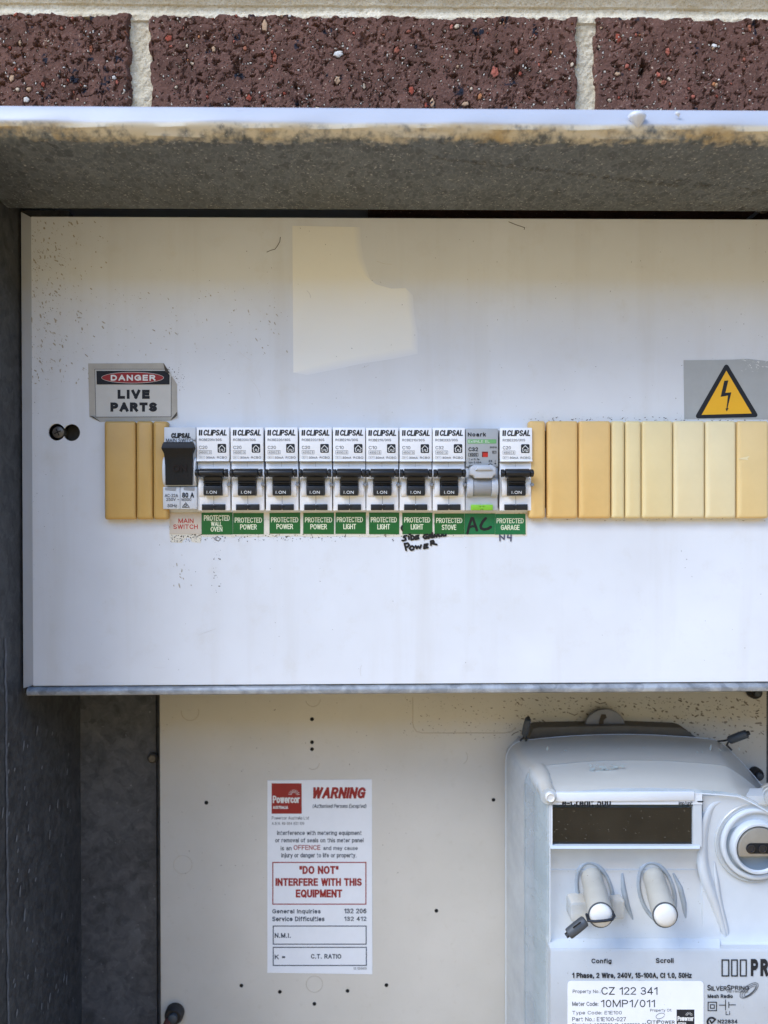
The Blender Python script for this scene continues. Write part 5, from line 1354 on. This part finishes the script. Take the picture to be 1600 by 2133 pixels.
# buttons
def button(bu, bv, tu, tv):
    base, tip = P(bu, bv, .0185), P(tu, tv, -.0085)
    bm = N(); n = 28; loops = []; r0, r1 = .0058, .0068
    for t, rr_ in ((0, .0062), (.35, .0062), (.38, .0066), (.97, .0069), (1.0, .0069)):
        c = base.lerp(tip, t); loops.append([Vector((c.x + rr_ * math.cos(2 * math.pi * k / n), c.y, c.z + rr_ * math.sin(2 * math.pi * k / n))) for k in range(n)])
    loft(bm, loops, cap1=True); bmesh.ops.recalc_face_normals(bm, faces=bm.faces)
    s = build('button_sleeve', bm, M['collar'], em, 40)
    bm = N(); lathe(bm, (tip.x, tip.z), [(.0069, tip.y - .0001), (.0070, tip.y - .0006), (.0064, tip.y - .0006)], 28)
    build('gap_ring', bm, M['seal_ring'], s, 40)
    bm = N(); lathe(bm, (tip.x, tip.z), [(.0062, tip.y - .0002), (.0062, tip.y - .0010), (.0056, tip.y - .0022), (.0042, tip.y - .0030), (.0022, tip.y - .0034), (.0005, tip.y - .0035)], 28)
    box(bm, tip.x - .0028, tip.x + .0028, tip.y - .0033, tip.y - .0025, tip.z - .0018, tip.z - .0012, .0002)
    cp = build('button_cap', bm, M['dome'], s, 50)
    # raised collar round the hole, edge shading put into its grey-blue
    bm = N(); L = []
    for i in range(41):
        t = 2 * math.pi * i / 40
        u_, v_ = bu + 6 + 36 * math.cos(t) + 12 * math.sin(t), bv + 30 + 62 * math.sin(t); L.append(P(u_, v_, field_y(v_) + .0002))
    tube(bm, L, .0012, 10, cap=False); build('hole_shade_collar', bm, M['shade_rib_grey'], em, True)
    return tip
t1 = button(1233, 1828, 1251, 1905); t2 = button(1362, 1828, 1385, 1905)
bm = N(); a = P(1184, 1869, .014); b = P(1222, 1912, .014)
prism(bm, [(x, z) for x, z in rrect(a.x, b.x, b.z, a.z, .0025)], .0085, .0185, .0008)
build('seal_tab', bm, M['clear'], em, 40); bm = N()
a = P(1272, 1868, .016); b = P(1298, 1908, .016); prism(bm, [(x, z) for x, z in rrect(a.x, b.x, b.z, a.z, .0015)], .0125, .0185, .0008)
build('seal_tab', bm, M['clear'], em, 40)
bm = N()
bm.free()
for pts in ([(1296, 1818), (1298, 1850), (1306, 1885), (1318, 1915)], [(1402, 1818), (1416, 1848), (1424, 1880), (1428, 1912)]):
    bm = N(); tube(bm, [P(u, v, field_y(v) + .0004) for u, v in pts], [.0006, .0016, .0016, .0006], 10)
    build('moulded_rib', bm, M['shade_rib_grey'], em, True)
# corner post with its screw
def post(u0, v0, u1, v1, nm):
    a, b = P(u0, v0, .034), P(u1, v1, .011); bm = N()
    loops = []
    for t, rr_ in ((0, .0062), (.3, .0060), (.32, .0056), (.6, .0052), (.62, .0047), (1, .0046)):
        c = a.lerp(b, t); loops.append([Vector((c.x + rr_ * math.cos(2 * math.pi * k / 24), c.y, c.z + rr_ * math.sin(2 * math.pi * k / 24))) for k in range(24)])
    loft(bm, loops, cap1=True); bmesh.ops.recalc_face_normals(bm, faces=bm.faces)
    p = build('corner_post', bm, M['clear'], em, 40)
    bm = N(); lathe(bm, (b.x + .0006, b.z), [(.0028, b.y), (.0028, b.y - .0018), (.0022, b.y - .0024), (.0016, b.y - .0018)], 20)
    build('post_cap', bm, M['dome'] if nm else M['port_metal'], p, 40)
post(1122, 1610, 1143, 1659, True); post(1601, 1652, 1609, 1662, False)
# optical port
c = P(1574, 1757, .014); c2 = P(1583, 1770, .010)
bm = N(); lathe(bm, (c.x, c.z), [(.0228, .0165), (.0228, .0150), (.0224, .0146), (.0218, .0148), (.0208, .0152)], 56, cap=False)
po = build('optical_port', bm, M['clear'], em, 40)
bm = N(); lathe(bm, (c.x + .0008, c.z - .0004), [(.0206, .0150), (.0204, .0136), (.0198, .0131), (.0186, .0131), (.0178, .0137), (.0174, .0160)], 56, cap=False)
build('port_ring', bm, M['meter'], po, 40)
bm = N(); lathe(bm, (c.x, c.z), [(.0172, .0158), (.0120, .0156)], 56, cap=True)
build('port_well', bm, plain('grey_blue_well', '#8d99a2', .45, var=.08), po, 40)
bm = N(); lathe(bm, (c2.x, c2.z), [(.0150, .0156), (.0147, .0112), (.0142, .0106), (.0131, .0106), (.0124, .0116)], 48, cap=False)
build('port_cup', bm, M['meter'], po, 40)
bm = N(); rr_ = .0121; cut = -P(0, 1801, .009).z + c2.z
n = 40; ang0 = -math.asin(min(cut / rr_, .99)); pts = [(c2.x + rr_ * math.cos(ang0 + (math.pi - 2 * ang0) * i / n), c2.z + rr_ * math.sin(ang0 + (math.pi - 2 * ang0) * i / n)) for i in range(n + 1)]
prism(bm, pts, .0098, .0120, .0003)
pdk = build('port_disc', bm, M['port_metal'], po, 30)
bm = N(); s0, s1 = P(1558, 1771, .0075), P(1628, 1771, .0075); rs = .0030
q = [(s0.x + rs + rs * math.cos(R(90 + 180 * i / 12)), s0.z + rs * math.sin(R(90 + 180 * i / 12))) for i in range(13)] + [(s1.x - rs + rs * math.cos(R(-90 + 180 * i / 12)), s1.z + rs * math.sin(R(-90 + 180 * i / 12))) for i in range(13)]
poly(bm, q, .00965); build('port_slot', bm, M['hole'], pdk)
for uu in (1567.5, 1592, 1616):
    bm = N(); cc = P(uu, 1771, .0075); lathe(bm, (cc.x, cc.z), [(.0024, .0096), (.0024, .0090), (.0018, .0088), (.0017, .0092)], 20); build('lens', bm, M['lens'], pdk, 40)

# ------------------------------------------------------------------ seals
def seal(name, p0, p1, r_, label, wires, wr=.0006):
    a, b = P(*p0), P(*p1)
    t = thing(name, tuple(a), label, 'seal', 'wire seals on the electricity meter')
    bm = N(); tube(bm, [a.lerp(b, k) for k in (-.04, 0, .06, .5, .94, 1, 1.02)], [r_ * .55, r_ * .9, r_, r_ * 1.04, r_, r_ * .9, r_ * .5], 12)
    build('ferrule', bm, M['lead'], t, 40)
    bm = N(); d = (b - a).normalized(); tube(bm, [b + d * .0002, b + d * .0016], r_ * .5, 8)
    build('crimp_end', bm, M['wire'], t, 40)
    bm = N()
    for wpts in wires: tube(bm, [P(*q) for q in wpts], wr, 6)
    build('wire', bm, M['wire'], t, True)
    return t
seal('wire_seal', (1093, 1530, .056), (1100, 1498, .050), .0020, 'dark upright wire seal at the top left corner of the meter cover', [[(1093, 1530, .056), (1090, 1537, .056), (1084, 1543, .058)], [(1095, 1530, .056), (1097, 1537, .056), (1096, 1544, .058)]])
seal('wire_seal', (1519, 1542, .052), (1556, 1528, .046), .0025, 'grey tilted wire seal at the top right corner of the meter cover', [[(1519, 1541, .052), (1508, 1543, .056), (1490, 1545, .060)], [(1519, 1543, .052), (1514, 1552, .056), (1524, 1562, .060)]])
lp = [(1226, 1912, -.004), (1222, 1905, -.009), (1225, 1918, -.013), (1240, 1919.5, -.0135), (1260, 1918, -.0135), (1276, 1915, -.0125), (1280, 1908, -.0105), (1276, 1899, -.0085), (1262, 1891, -.006)]
sl = seal('wire_seal', (1219, 1918, -.010), (1184, 1946, -.011), .0029, 'grey wire seal looped round the Config button', [lp, [(1226, 1914, -.010), (1222, 1904, -.009)]], .00075)
bm = N(); a, b = P(1194, 1933, -.0138), P(1210, 1921, -.0135)
# slot along the ferrule
dd = (b - a); nn = Vector((-dd.z, 0, dd.x)).normalized() * .00045
bm.faces.new([bm.verts.new(x) for x in (a - nn, b - nn, b + nn, a + nn)])
build('seal_slot', bm, M['hole'], sl)
